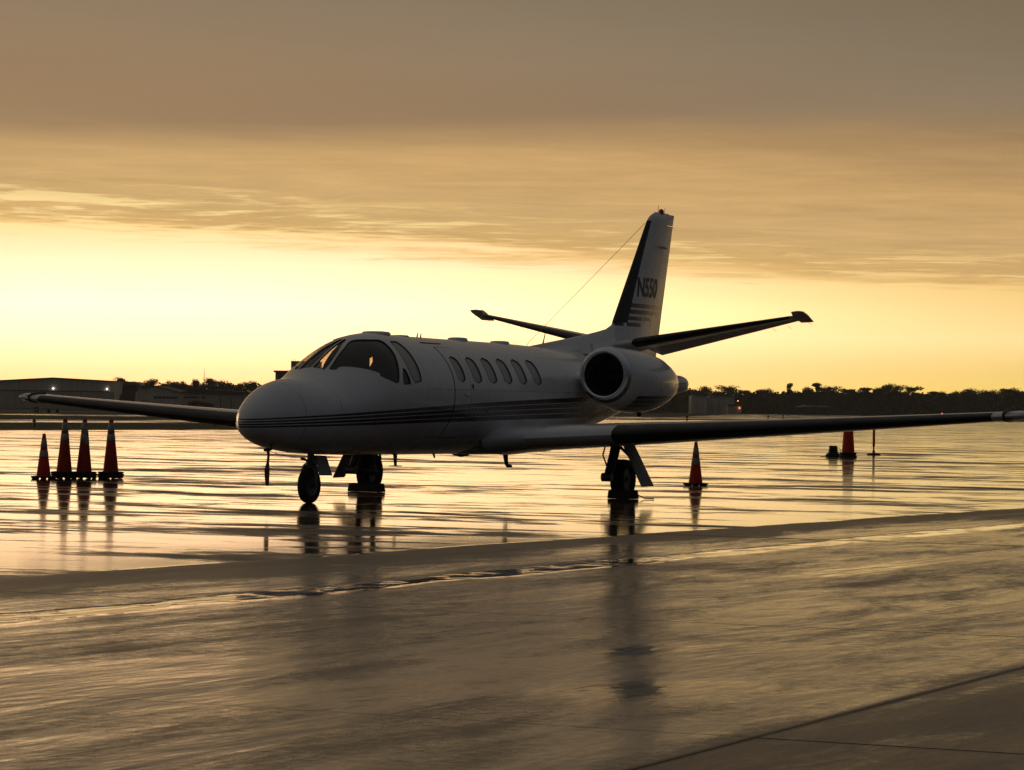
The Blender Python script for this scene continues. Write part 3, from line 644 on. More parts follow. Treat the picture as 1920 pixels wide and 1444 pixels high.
# -- wings
def wing_sec(y, a, b, side, grow=0.0, cut_te=True):
    f = (y - 0.8) / (7.9 - 0.8); le = 6.2 + (y - 2.4) * (0.1645 if y > 2.4 else 0.07); te = lerp(8.58, 8.13, f); z = 0.925 + (y - 2.4) * 0.0656 - 0.01 * math.sin(math.pi * min(max(f, 0), 1)); c = te - le
    if y < 2.0: le -= 0.0
    th = lerp(0.150, 0.118, f); out = []
    for u, w in section(a, b, th):
        out.append((le + u * c - (grow if u < 0.015 else 0), side * y, z + w * c + 0.012 * c * math.sin(math.pi * u) + (math.copysign(grow, w) if grow else 0) - 0.02 * u * c))
    return out
for side in (-1, 1):
    wy = [0.35, 0.9, 1.5, 2.0, 2.4, 3.0, 3.8, 4.6, 5.4, 6.2, 7.0, 7.55]
    s_ = MB(); s_.loft([wing_sec(y, 0.0, 0.74, side) for y in wy]); wing = s_.build('wing', M['white'], jet, angle=50)
    s_ = MB(); s_.loft([wing_sec(y, 0.748, 1.0, side) for y in (0.9, 2.4, 4.5)]); s_.build('flap', M['white'], wing, angle=50)
    s_ = MB(); s_.loft([wing_sec(y, 0.748, 1.0, side) for y in (4.54, 6.0, 7.5)]); s_.build('aileron', M['white'], wing, angle=50)
    s_ = MB(); s_.loft([wing_sec(y, 0.0, 0.105, side, 0.004) for y in np.linspace(2.41, 7.56, 12)]); s_.build('deice_boot', M['boot'], wing, angle=50)
    s_ = MB(); rings = []                                                   # rounded tip
    for y, sc_ in ((7.555, 1.0), (7.72, 0.995), (7.85, 0.97), (7.93, 0.88), (7.975, 0.66), (7.99, 0.30)):
        base = wing_sec(7.56, 0.0, 1.0, side); cxm = 7.05 + 0.42
        rings.append([(cxm + (p[0] - cxm) * (0.45 + 0.55 * sc_) + (y - 7.56) * 0.08, side * y, 1.262 + (y - 7.56) * 0.07 + (p[2] - 1.262) * sc_) for p in base])
    s_.loft(rings); tipo = s_.build('wing_tip', M['white'], wing, angle=50)
    s_ = MB(); fo = []
    for y in (7.715, 7.745):
        fo.append([(p[0] - (0.02 if p[0] < 7.3 else 0), p[1], p[2] + (0.022 if p[2] > 1.27 else -0.012)) for p in wing_sec(y, 0.0, 0.42, side, 0.006)])
    s_.loft(fo); s_.build('stall_fence', M['boot'], wing, smooth=False)
    s_ = MB(); s_.loft([wing_sec(y, 0.0, 0.09, side, 0.006) for y in (7.76, 7.80, 7.85)]); s_.build('navigation_light', M['lens'], tipo, angle=50)
    # root fairing
    s_ = MB(); rings = []
    for y, gx, gz in ((0.55, 0.12, 0.06), (0.82, 0.06, 0.025), (0.98, 0.02, 0.008), (1.12, 0.0, 0.002)):
        rings.append([(p[0] - gx * (1 if p[0] < 6.6 else 0.3), p[1], p[2] + (gz if p[2] > 0.84 else -gz * 0.5)) for p in wing_sec(y, 0.0, 0.98, side, 0.002)])
    s_.loft(rings); s_.build('root_fairing', M['white'], wing, angle=60)
mb = MB(); rings = []
for x, w, zt, zb in ((5.75, 0.05, 0.68, 0.62), (6.0, 0.30, 0.75, 0.600), (6.5, 0.56, 0.82, 0.585), (7.4, 0.64, 0.85, 0.58), (8.5, 0.58, 0.82, 0.60), (9.2, 0.35, 0.80, 0.64), (9.6, 0.06, 0.80, 0.74)):
    rings.append([(x, w * math.cos(a), (zt + zb) / 2 + (zt - zb) / 2 * math.copysign(abs(math.sin(a)) ** 0.8, math.sin(a))) for a in (2 * math.pi * q / 20 for q in range(20))])
mb.loft(rings); mb.build('belly_fairing', M['white'], jet, angle=50)

# -- engines
for side in (-1, 1):
    yc = side * 1.25
    prof = [(8.60, 0.345, 1.775), (8.615, 0.372, 1.775), (8.66, 0.398, 1.770), (8.80, 0.428, 1.755), (9.0, 0.452, 1.735), (9.3, 0.470, 1.705), (9.7, 0.474, 1.685), (10.05, 0.455, 1.68), (10.4, 0.405, 1.675), (10.7, 0.335, 1.67), (10.95, 0.262, 1.668), (11.12, 0.20, 1.666)]
    def ring(x, r, z, n=40): return [(x, yc + r * math.cos(2 * math.pi * q / n), z + r * math.sin(2 * math.pi * q / n)) for q in range(n)]
    e = MB(); e.loft([ring(*p_) for p_ in prof], cap0=False); nac = e.build('engine_nacelle', M['nacelle'], jet, angle=50)
    e = MB(); e.loft([ring(*p_) for p_ in ((8.72, 0.3, 1.775), (8.63, 0.308, 1.775), (8.605, 0.325, 1.775), (8.597, 0.345, 1.775), (8.606, 0.366, 1.775), (8.64, 0.392, 1.772), (8.70, 0.412, 1.766))], cap0=False, cap1=False); e.build('inlet_lip', M['polish'], nac, angle=60)
    e = MB(); e.loft([ring(*p_) for p_ in ((8.72, 0.3, 1.775), (8.9, 0.29, 1.77), (9.15, 0.285, 1.755))], cap0=False, cap1=True); e.build('inlet_duct', M['duct'], nac)
    e = MB(); e.lathe([(0.002, -0.20), (0.05, -0.16), (0.09, -0.06), (0.10, 0.0)], (9.13, yc, 1.757), 'x', 20); sp = e.build('fan_hub', M['dark'], nac)
    fan = MB()
    for q in range(20):
        a = 2 * math.pi * q / 20; pts = []
        for rr, tw, wd in ((0.095, 0.5, 0.035), (0.19, 0.8, 0.05), (0.275, 1.05, 0.055)):
            for sg in (-1, 1):
                aa = a + sg * wd * math.sin(tw) / rr; pts.append((9.08 + sg * wd * math.cos(tw) * 0.6, yc + rr * math.cos(aa), 1.757 + rr * math.sin(aa)))
        b = len(fan.v); fan.v += pts; fan.f += [(b, b + 1, b + 3, b + 2), (b + 2, b + 3, b + 5, b + 4)]
    fan.build('fan_blades', M['dark'], sp)
    e = MB(); e.loft([ring(x, r, 1.667, 28) for x, r in ((11.0, 0.150), (11.35, 0.146), (11.60, 0.138), (11.72, 0.120), (11.79, 0.085), (11.81, 0.05))]); rev = e.build('thrust_reverser', M['white'], nac, angle=50)
    e = MB(); e.loft([[(x, yc + side * o_, z) for o_, z in ((0.0, 1.680), (r * 1.01, 1.680), (r * 1.01, 1.670), (0.0, 1.670))] for x, r in ((11.1, 0.150), (11.35, 0.147), (11.6, 0.139), (11.72, 0.121))]); e.build('reverser_split', M['seal'], rev, smooth=False)
    e = MB(); e.tube([(10.0, yc, 1.24), (10.02, yc, 1.165)], 0.035, 10); e.build('drain_mast', M['dark'], nac)
    # pylon
    e = MB(); rings = []
    for yy, xa, xb in ((0.52, 8.62, 10.8), (0.72, 8.72, 10.7), (0.95, 8.95, 10.6)):
        rings.append([(lerp(xa, xb, u), side * yy, 1.705 + w * 1.0) for u, w in section(0.0, 1.0, 0.0).__class__([(u, math.copysign(1, w) * 0.115 * naca(u) / 0.5 if w else (0.115 * naca(u) / 0.5)) for u, w in section(0.0, 1.0, 1.0)])])
    e.loft(rings); e.build('pylon', M['white'], jet, angle=50)

# -- antennas, lamps and probes on the hull
def blade(name, x, base, tip_dx, h, chord, sgn=1, m_=None, par=None):
    e = MB(); ring0 = [(x + u * chord, w * chord * 1.6, base) for u, w in section(0, 1, 0.12, 7)]; ring1 = [(x + tip_dx + u * chord * 0.6, w * chord * 0.8, base + sgn * h) for u, w in section(0, 1, 0.12, 7)]
    e.loft([ring0, ring1]); return e.build(name, m_ or M['white'], par or jet, angle=50)
for (x, r, h, zb) in ((3.73, 0.20, 0.045, 2.222), (4.42, 0.14, 0.03, 2.205), (6.25, 0.15, 0.06, 2.190), (7.66, 0.15, 0.055, 2.180)):
    e = MB(); e.lathe([(r, 0), (r * 0.97, h * 0.5), (r * 0.85, h * 0.88), (r * 0.5, h), (0.005, h * 1.01)], (x, 0, zb), n=28); e.build('antenna_dome', M['white'], jet, angle=60)
for x in (4.96, 5.07):
    e = MB(); e.tube([(x, 0, 2.19), (x + 0.02, 0, 2.275)], [0.014, 0.006], 8); e.build('antenna', M['dark'], jet)
e = MB(); e.tube([(9.2, 0, 2.22), (9.30, 0, 2.42)], [0.012, 0.005], 8); e.build('antenna', M['dark'], jet)
e = MB(); e.tube([(8.62, 0, 2.18), (8.66, 0.0, 2.225), (13.16, 0, 4.283)], 0.0035, 6); e.build('antenna_wire', M['wire'], jet)
blade('antenna', 4.30, 0.62, 0.04, 0.17, 0.13, -1, M['dark'])
e = MB(); e.box(4.30, 4.46, -0.06, 0.06, 0.443, 0.455); e.build('antenna_foot', M['dark'], jet, smooth=False)
for x in (3.86, 5.5): blade('antenna', x, 0.62, 0.06, 0.075, 0.08, -1, M['dark'])
e = MB(); e.tube([(7.92, 0, 0.62), (7.98, 0, 0.43), (8.02, 0, 0.408), (8.14, 0, 0.402)], [0.045, 0.028, 0.026, 0.022], 8); e.build('drain_mast', M['dark'], jet)
e = MB(); e.lathe([(0.01, -0.045), (0.10, -0.03), (0.14, 0.0), (0.14, 0.03)], (6.43, 0, 0.60), n=20); e.build('antenna_dome', M['dark'], jet)
e = MB(); p = fpz(5.62, 1.235, 0.003); e.lathe([(0.034, -0.003), (0.034, 0.004), (0.026, 0.004), (0.026, -0.003)], (p.x, p.y, p.z), 'y', 20, caps=False); e.build('static_port', M['white'], jet)
e = MB(); p = fpz(5.12, 1.55, 0.002); e.box(p.x - 0.015, p.x + 0.015, p.y - 0.006, p.y + 0.006, p.z - 0.03, p.z + 0.03); e.build('door_stop', M['dark'], jet, smooth=False)
for sy in (-1,):
    e = MB(); e.tube([(0.62, sy * 0.16, 0.77), (0.60, sy * 0.17, 0.70), (0.50, sy * 0.17, 0.695)], [0.02, 0.014, 0.010], 8); e.build('pitot_probe', M['dark'], jet)

# -- landing gear
def wheel(par, x, y, r, w, z=None):
    z = r - 0.004 if z is None else z
    t_ = MB(); half = [(0.58, 0.40), (0.66, 0.46), (0.78, 0.50), (0.88, 0.49), (0.945, 0.44), (0.98, 0.35), (0.995, 0.22), (1.0, 0.08)]
    pr = [(r * a, -w * b) for a, b in half] + [(r * a, w * b) for a, b in reversed(half)]
    t_.lathe(pr, (x, y, z), 'y', 40, caps=False); tyre = t_.build('tyre', M['tyre'], par, angle=60)
    h_ = MB(); h_.lathe([(0.01, -w * 0.36), (r * 0.2, -w * 0.38), (r * 0.24, -w * 0.30), (r * 0.5, -w * 0.28), (r * 0.58, -w * 0.40), (r * 0.60, -w * 0.36), (r * 0.60, w * 0.36), (r * 0.58, w * 0.40), (r * 0.5, w * 0.28), (r * 0.24, w * 0.30), (r * 0.2, w * 0.38), (0.01, w * 0.36)], (x, y, z), 'y', 32); h_.build('rim', M['rim'], par, angle=40)
ng = MB(); ng.tube([(1.97, 0, 0.75), (1.94, 0, 0.50)], [0.045, 0.04], 14); ng.tube([(1.94, 0, 0.55), (1.935, 0, 0.47)], 0.055, 14)
ngear = ng.build('nose_gear', M['gear'], jet)
f_ = MB()                                                                       # fork arch over the wheel
for sy in (-1, 1): f_.hexa([(1.88, sy * 0.075, 0.20), (1.97, sy * 0.075, 0.20), (1.97, sy * 0.098, 0.20), (1.88, sy * 0.098, 0.20)], [(1.88, sy * 0.075, 0.44), (1.99, sy * 0.075, 0.44), (1.99, sy * 0.098, 0.44), (1.88, sy * 0.098, 0.44)])
arcp = [(1.935, 0.087 * math.cos(a), 0.44 + 0.06 * math.sin(a)) for a in (math.pi * q / 8 for q in range(9))]; f_.tube(arcp, 0.03, 8)
f_.build('fork', M['gear'], ngear)
f_ = MB(); f_.tube([(1.925, -0.11, 0.225), (1.925, 0.11, 0.225)], 0.025, 10); f_.build('axle', M['gear'], ngear)
f_ = MB(); f_.tube([(1.83, 0.02, 0.56), (1.75, 0.02, 0.575)], 0.02, 8); f_.tube([(1.94, 0.02, 0.545), (1.83, 0.02, 0.56)], 0.014, 8); f_.build('tow_lug', M['gear'], ngear)
f_ = MB(); f_.tube([(2.0, 0.0, 0.66), (2.07, 0.0, 0.57), (1.97, 0, 0.50)], 0.016, 8); f_.build('torque_link', M['gear'], ngear)
nw = empty('wheel'); nw.parent = ngear; wheel(nw, 1.925, 0, 0.2285, 0.125)
for sy in (-1, 1):
    f_ = MB(); f_.hexa([(2.0, sy * 0.105, 0.355), (2.31, sy * 0.125, 0.350), (2.31, sy * 0.135, 0.350), (2.0, sy * 0.115, 0.355)], [(1.99, sy * 0.045, 0.615), (2.27, sy * 0.045, 0.608), (2.27, sy * 0.06, 0.608), (1.99, sy * 0.06, 0.615)]); f_.build('gear_door', M['doorp'], ngear, smooth=False)
for side in (-1, 1):
    y = side * 2.035
    f_ = MB(); f_.tube([(7.34, y, 0.90), (7.20, y, 0.62), (7.02, y, 0.36)], [0.075, 0.070, 0.062], 14); mg = f_.build('main_gear', M['gear'], jet)
    f_ = MB(); f_.tube([(6.97, y - 0.075, 0.31), (6.97, y + 0.075, 0.31)], 0.062, 14); f_.build('pivot', M['gear'], mg)
    f_ = MB(); f_.tube([(6.98, y + side * 0.0, 0.31), (7.25, y + side * 0.09 * -1, 0.30), (7.55, y - side * 0.11, 0.277)], [0.05, 0.05, 0.045], 12); f_.build('trailing_arm', M['gear'], mg)
    f_ = MB(); f_.tube([(7.52, y - side * 0.09, 0.80), (7.47, y - side * 0.10, 0.55)], 0.042, 12); f_.tube([(7.47, y - side * 0.10, 0.56), (7.43, y - side * 0.105, 0.33)], 0.028, 12); f_.build('shock_absorber', M['gear'], mg)
    f_ = MB(); f_.tube([(7.55, y - side * 0.13, 0.277), (7.55, y + side * 0.10, 0.277)], 0.03, 10); f_.build('axle', M['gear'], mg)
    f_ = MB(); f_.tube([(7.3, y + side * 0.05, 0.74), (7.42, y + side * 0.16, 0.60)], 0.022, 8); f_.tube([(7.02, y, 0.40), (7.06, y - side * 0.11, 0.62), (7.20, y - side * 0.12, 0.80)], 0.012, 8); f_.build('brake_line', M['dark'], mg)
    w0 = empty('wheel'); w0.parent = mg; wheel(w0, 7.55, y, 0.281, 0.20)
    f_ = MB(); f_.hexa([(7.21, side * 2.46, 0.18), (7.60, side * 2.48, 0.18), (7.60, side * 2.495, 0.185), (7.21, side * 2.475, 0.185)], [(7.20, side * 2.15, 0.80), (7.60, side * 2.15, 0.80), (7.60, side * 2.168, 0.80), (7.20, side * 2.168, 0.80)]); gd = f_.build('gear_door', M['doorp'], mg, smooth=False)
    f_ = MB(); f_.tube([(7.32, y, 0.55), (7.40, side * 2.30, 0.50)], 0.016, 8); f_.build('link', M['gear'], gd)

# ------------------------------------------------------------------ small things round the aircraft
def chock(name, x, y, rz, label, L=0.52, rope=True):
    o = empty(name, (x, y, 0.0), rz); tag(o, label, 'wheel chock', 'chocks at the main wheels')
    c_ = MB(); prof = [(-0.075, 0.0), (-0.078, 0.03), (-0.05, 0.115), (0.035, 0.125), (0.07, 0.04), (0.075, 0.0)]
    c_.loft([[(px * s2, yy, pz * s2) for px, pz in prof] for yy, s2 in ((-L / 2, 0.9), (-L / 2 + 0.02, 1), (L / 2 - 0.02, 1), (L / 2, 0.9))]); c_.build('block', M['rubber'], o, angle=25)
    if rope:
        c_ = MB(); pts = [(0, -L / 2, 0.06), (0.03, -L / 2 - 0.05, 0.035), (0.05, -L / 2 - 0.09, 0.012), (0.10, -L / 2 - 0.16, 0.010), (0.13, -L / 2 - 0.21, 0.010)]
        c_.tube(pts, 0.009, 7); c_.build('rope', M['rubber'], o)
    return o
chock('wheel_chock', 7.17, -2.20, 0.05, 'black rubber chock with a rope tail under the port main wheel', L=0.42, rope=True)
chock('wheel_chock', 7.20, 1.90, -0.04, 'black rubber chock under the starboard main wheel, beyond the nose gear', L=0.56, rope=False)
sp_ = empty('pitot_cover', (0.50, -0.17, 0.30)); tag(sp_, 'dark fabric pitot cover with a hanging streamer under the jet nose', 'pitot cover', 'pitot covers under the nose')
def streamer(o):
    c_ = MB(); c_.tube([(-0.05, 0, 0.395), (0.0, 0, 0.398), (0.07, 0, 0.398)], [0.02, 0.024, 0.02], 8); c_.build('sleeve', M['fabric'], o)
    c_ = MB(); rings = []
    for z, w, q in ((0.395, 0.024, 0.0), (0.33, 0.016, 0.010), (0.24, 0.018, 0.0), (0.15, 0.036, -0.012), (0.05, 0.033, -0.010), (-0.05, 0.022, -0.004), (-0.055, 0.020, -0.004)):
        w *= 1.5
        rings.append([(q * 1.5 + 0.03 - w * 0.6, -w, z), (q * 1.5 + 0.03 + w * 0.1, -w * 0.3, z), (q * 1.5 + 0.03 + w * 0.6, w, z), (q * 1.5 + 0.036 + w * 0.6, w, z), (q * 1.5 + 0.036 + w * 0.1, -w * 0.3, z), (q * 1.5 + 0.036 - w * 0.6, -w, z)])
    c_.loft(rings); c_.build('streamer', M['fabric'], o)
sp_.location = (0.53, -0.15, 0.30 ); streamer(sp_)
c_ = MB(); c_.tube([(0.05, 0.0, 0.39), (0.35, 0.02, 0.335), (0.7, 0.04, 0.30), (1.05, 0.06, 0.29), (1.40, 0.12, 0.30)], 0.0035, 6); c_.build('cord', M['rubber'], sp_)

def cone(H, rb, rt_, base, bands, dirty=False):
    """traffic cone > body, collars, base with feet"""
    o = empty('traffic_cone')
    def rad(z): return lerp(rb, rt_, (z - 0.045) / (H - 0.045))
    c_ = MB(); c_.lathe([(rad(0.045) - 0.006, 0.045), (rad(0.045), 0.046), (rt_, H - 0.008), (rt_ * 0.8, H), (rt_ * 0.45, H), (rt_ * 0.42, H - 0.03)], n=32, caps=False); c_.build('cone_body', M['orange'], o, angle=50)
    for (a, b) in bands:
        c_ = MB(); c_.lathe([(rad(a) + 0.0005, a), (rad(a) + 0.0022, a + 0.002), (rad(b) + 0.0022, b - 0.002), (rad(b) + 0.0005, b)], n=32, caps=False); c_.build('collar', M['collar'], o, angle=50)
    c_ = MB(); hb = base / 2; ck = hb * 0.55
    oct_ = [(hb, -ck), (hb, ck), (ck, hb), (-ck, hb), (-hb, ck), (-hb, -ck), (-ck, -hb), (ck, -hb)]
    c_.loft([[(x * f, y * f, z) for x, y in oct_] for f, z in ((0.97, 0.019), (1.0, 0.024), (1.0, 0.038), (0.95, 0.046), (rb / hb * 0.99, 0.050))]); bs = c_.build('base', M['rubber'], o, angle=30)
    for q in range(8):
        a = math.pi / 8 + q * math.pi / 4; rr = hb * 0.86
        c_ = MB(); c_.lathe([(0.026, 0.0), (0.030, 0.004), (0.034, 0.022)], (rr * math.cos(a), rr * math.sin(a), 0), n=10); c_.build('foot', M['rubber'], bs)
    return o
tall = cone(0.91, 0.128, 0.034, 0.40, ((0.56, 0.665), (0.715, 0.855)))
small = cone(0.735, 0.118, 0.026, 0.37, ((0.355, 0.46), (0.52, 0.645)))
def ground_pos(u, v):
    a, b = (u - 960), (v - 722); c, s = math.cos(ROLL), math.sin(ROLL); a, b = a * c + b * s, -a * s + b * c
    dv = d0 + r0 * (a / 5837.3) - z0 * ((b - 40.35) / 5837.3); t_ = CAM_H / -dv.z
    return Vector((-33.4818, -19.1976, 0)) + Vector((dv.x, dv.y, 0)) * t_
stack_info = [(9.72, 8.78, 'front'), (9.98, 8.56, 'mid'), (10.36, 8.29, 'end')]
words = {'front': 'stack next to the short single cone', 'mid': 'middle one of the three cone stacks', 'end': 'cone stack standing apart from the others'}
lv = ('bottom cone, only its black base showing, in the', 'middle cone, only its black base showing, in the', 'top orange cone with two grey collars on the')
first = True
for x, y, nm in stack_info:
    for q in range(3):
        o = tall if first else copy_tree(tall); first = False
        o.location = (x + rnd.uniform(-0.004, 0.004), y + rnd.uniform(-0.004, 0.004), 0.034 * q); o.rotation_euler = (0, 0, rnd.uniform(0, 6.28) if q == 0 else rnd.uniform(-0.25, 0.25) + 0.3 * q)
        o.rotation_euler = (rnd.gauss(0, 0.006), rnd.gauss(0, 0.006), o.rotation_euler[2]); tag(o, lv[q] + ' ' + words[nm], 'traffic cone', 'stacked traffic cones')
small.location = (9.24, 8.86, 0); small.rotation_euler = (0, 0, 0.3)
tag(small, 'short single orange cone beside the three cone stacks', 'traffic cone', 'traffic cones on the apron')
o = copy_tree(small); o.location = (15.03, -0.22, 0); o.rotation_euler = (0, 0, 0.9); tag(o, 'single orange cone with grey collars below the port wing', 'traffic cone', 'traffic cones on the apron')
p = ground_pos(1590, 858)
drum = empty('traffic_drum', (p.x, p.y, 0), 0.4); tag(drum, 'wide tapered orange traffic drum on a heavy black base beyond the port wing', 'traffic drum')
c_ = MB(); c_.lathe([(0.188, 0.06), (0.178, 0.14), (0.120, 0.93), (0.112, 0.97), (0.05, 0.985), (0.02, 0.985)], n=28, caps=False); c_.build('drum_body', M['orange'], drum, angle=50)
for a, b in ((0.72, 0.78), (0.84, 0.90)):
    c_ = MB(); f0_, f1_ = 0.178 - (a - 0.14) * 0.0734, 0.178 - (b - 0.14) * 0.0734; c_.lathe([(f0_ + 0.0005, a), (f0_ + 0.003, a + 0.002), (f1_ + 0.003, b - 0.002), (f1_ + 0.0005, b)], n=28, caps=False); c_.build('collar', M['collar'], drum, angle=50)
c_ = MB(); c_.lathe([(0.24, 0.0), (0.255, 0.02), (0.25, 0.06), (0.22, 0.075), (0.24, 0.09), (0.245, 0.13), (0.225, 0.14), (0.18, 0.145)], n=10); c_.build('base', M['rubber'], drum, angle=25)
p = ground_pos(1562, 857)
blk = empty('rubber_block', (p.x, p.y, 0), YAW - math.pi / 2); tag(blk, 'dark rubber block with a trailing cord beside the distant cone', 'rubber block')
c_ = MB(); c_.loft([[(x * w, y * w2, z) for x, y in ((-1, -1), (-0.6, -1.2), (0.6, -1.2), (1, -1), (1, 1), (0.6, 1.2), (-0.6, 1.2), (-1, 1))] for w, w2, z in ((0.20, 0.15, 0.0), (0.205, 0.15, 0.05), (0.15, 0.12, 0.10), (0.12, 0.10, 0.13))]); c_.build('block_base', M['rubber'], blk, angle=30)
c_ = MB(); c_.loft([[(x * w + dx, y * w2, z) for x, y in ((-1, -1), (1, -1), (1, 1), (-1, 1))] for w, w2, z, dx in ((0.115, 0.10, 0.11, 0), (0.12, 0.10, 0.20, 0), (0.10, 0.09, 0.24, 0.0), (0.112, 0.095, 0.27, 0), (0.10, 0.085, 0.315, 0))]); c_.build('block_top', M['rubber'], blk, angle=30)
c_ = MB(); c_.tube([(-0.17, -0.05, 0.05), (-0.22, -0.08, 0.02), (-0.30, -0.10, 0.01), (-0.36, -0.12, 0.01)], 0.010, 6); c_.tube([(0.10, 0, 0.23), (0.16, 0, 0.26), (0.21, 0.0, 0.20), (0.19, 0, 0.12)], 0.010, 6); c_.build('cord', M['rubber'], blk)
p = ground_pos(1638, 853.5)
post = empty('delineator_post', (p.x, p.y, 0)); tag(post, 'thin orange delineator post on a flat round base', 'delineator post')
c_ = MB(); c_.lathe([(0.20, 0.0), (0.205, 0.01), (0.20, 0.035), (0.10, 0.045), (0.045, 0.05)], n=28); c_.build('base', M['rubber'], post, angle=40)
c_ = MB(); c_.lathe([(0.042, 0.045), (0.040, 0.13), (0.024, 0.15), (0.024, 0.24), (0.038, 0.27), (0.038, 0.86), (0.028, 0.88)], n=18); c_.build('post', M['orange'], post, angle=40)

# ------------------------------------------------------------------ airfield furniture
def small_light(u, v, h, w, label):
    p = ground_pos(u, v); o = empty('taxiway_light', (p.x, p.y, terrain_z(p.x, p.y))); tag(o, label, 'airfield light', 'lights along the taxiways')
    c_ = MB(); c_.lathe([(w * 0.5, 0), (w * 0.5, h * 0.15), (w * 0.2, h * 0.2), (w * 0.2, h * 0.6), (w * 0.5, h * 0.65), (w * 0.5, h * 0.85), (w * 0.2, h)], n=12); c_.build('lamp_stem', M['dark'], o)
small_light(64, 799, 0.36, 0.18, 'small taxiway light on the grass behind the cones')
small_light(403, 798, 0.36, 0.18, 'small taxiway light on the grass beside the jet nose')
for u, v in ((1288, 788), (1440, 786), (1468, 784.5)): small_light(u, v, 0.55, 0.35, 'small taxiway light standing beyond the port wing')
p = ground_pos(69, 772.5); tz = terrain_z(p.x, p.y)
sg_ = empty('taxiway_sign', (p.x, p.y, tz), YAW - math.pi / 2); tag(sg_, 'small square black taxiway sign with a pale letter G', 'taxiway sign')
c_ = MB(); c_.box(-0.24, 0.24, -0.06, 0.06, 0.10, 0.58); c_.build('sign_panel', mat('sign_black', (0.03, 0.012, 0.010), 0.4, vary=0.2), sg_, smooth=False)
for sx in (-0.16, 0.16): c_ = MB(); c_.box(sx - 0.02, sx + 0.02, -0.02, 0.02, 0.0, 0.10); c_.build('leg', M['dark'], sg_, smooth=False)
me = text_mesh('G', 0.42, 'letter', 0.9, 0.01); me.transform(Matrix.Translation((-0.15, -0.062, 0.19)) @ Matrix.Rotation(math.pi / 2, 4, 'X')); link('letter', me, mat('sign_letter', (0.6, 0.5, 0.4), 0.5, vary=0.05), sg_)
for u in (92, 108):
    p = ground_pos(u, 773.5); o = empty('equipment_box', (p.x, p.y, terrain_z(p.x, p.y)), YAW); tag(o, 'small dark equipment box on the grass by the taxiway sign', 'equipment box', 'boxes by the taxiway sign')
    c_ = MB(); c_.box(-0.15, 0.15, -0.15, 0.15, 0.06, 0.34); c_.build('box_body', M['dark'], o, smooth=False); c_ = MB(); c_.box(-0.18, 0.18, -0.18, 0.18, 0.34, 0.38); c_.build('lid', M['dark'], o, smooth=False)
    c_ = MB(); c_.box(-0.05, 0.05, -0.05, 0.05, -0.02, 0.06); c_.build('stand', M['dark'], o, smooth=False)

# ------------------------------------------------------------------ buildings
def at(u, D):
    a = (u - 960); q = d0 + r0 * (a / 5837.3); return Vector((-33.4818, -19.1976, 0)) + q * D
def hz(u, v, D):
    """height of image row v above the datum at distance D"""
    a, b = (u - 960), (v - 722); b2 = -a * math.sin(ROLL) + b * math.cos(ROLL); return CAM_H - (b2 - 40.35) / 5837.3 * D
PXM = lambda D: 5837.3 / D
def metal_wall(name, col, pitch=0.6, rough=0.6):
    m = mat(name, col, rough); nt = m.node_tree; b = nt.nodes['Principled BSDF']; gg = G(nt); tcn = N(nt, 'ShaderNodeTexCoord'); x, y, z = gg.sep(tcn.outputs['Object'])
    w = gg.m('SINE', gg.mul(gg.add(x, y), 2 * math.pi / pitch)); st = gg.noise(gg.comb(gg.mul(x, 2), gg.mul(y, 2), gg.mul(z, 0.25)), 0.8, 4)
    c = gg.mix(gg.sstep(st, 0.3, 0.75), tuple(v * 0.78 for v in col) + (1,), tuple(col) + (1,)); nt.links.new(c, b.inputs['Base Color'])
    bn = N(nt, 'ShaderNodeBump'); bn.inputs['Strength'].default_value = 0.4; bn.inputs['Distance'].default_value = 0.03; nt.links.new(w, bn.inputs['Height']); nt.links.new(bn.outputs[0], b.inputs['Normal']); return m
M['wall1'] = metal_wall('hangar_wall', (0.62, 0.57, 0.50)); M['wall2'] = metal_wall('hangar_wall_tan', (0.50, 0.44, 0.36)); M['roof'] = mat('roof_metal', (0.20, 0.10, 0.07), 0.5, vary=0.2, vscale=0.5)
M['roofg'] = mat('roof_grey', (0.33, 0.33, 0.33), 0.4, vary=0.2, vscale=0.5); M['glassb'] = mat('window_dark', (0.02, 0.02, 0.022), 0.15, vary=0.2); M['bdark'] = mat('building_dark', (0.07, 0.05, 0.04), 0.7, vary=0.3, vscale=0.6)
M['lampw'] = mat('lamp_white', (0.9, 0.9, 0.9), 0.3, emit=(1.0, 0.93, 0.8), estr=5, vary=0.05); M['lampo'] = mat('lamp_orange', (0.9, 0.4, 0.2), 0.3, emit=(1.0, 0.32, 0.10), estr=4, vary=0.05); M['lampr'] = mat('lamp_red', (0.9, 0.1, 0.1), 0.3, emit=(1.0, 0.05, 0.08), estr=6, vary=0.05)
def bld(u0, u1, D, label, cat='hangar', name='hangar', base_v=None):
    c = at((u0 + u1) / 2, D); zb = terrain_z(c.x, c.y); o = empty(name, (c.x, c.y, zb), YAW - math.pi / 2); tag(o, label, cat)
    W = (u1 - u0) / PXM(D); return o, W, zb                        # local x = image right, local y = away
def prism(o, name, prof, y0, y1, m_, par=None):
    c_ = MB(); c_.loft([[(x, y0, z) for x, z in prof], [(x, y1, z) for x, z in prof]]); return c_.build(name, m_, par or o, smooth=False)
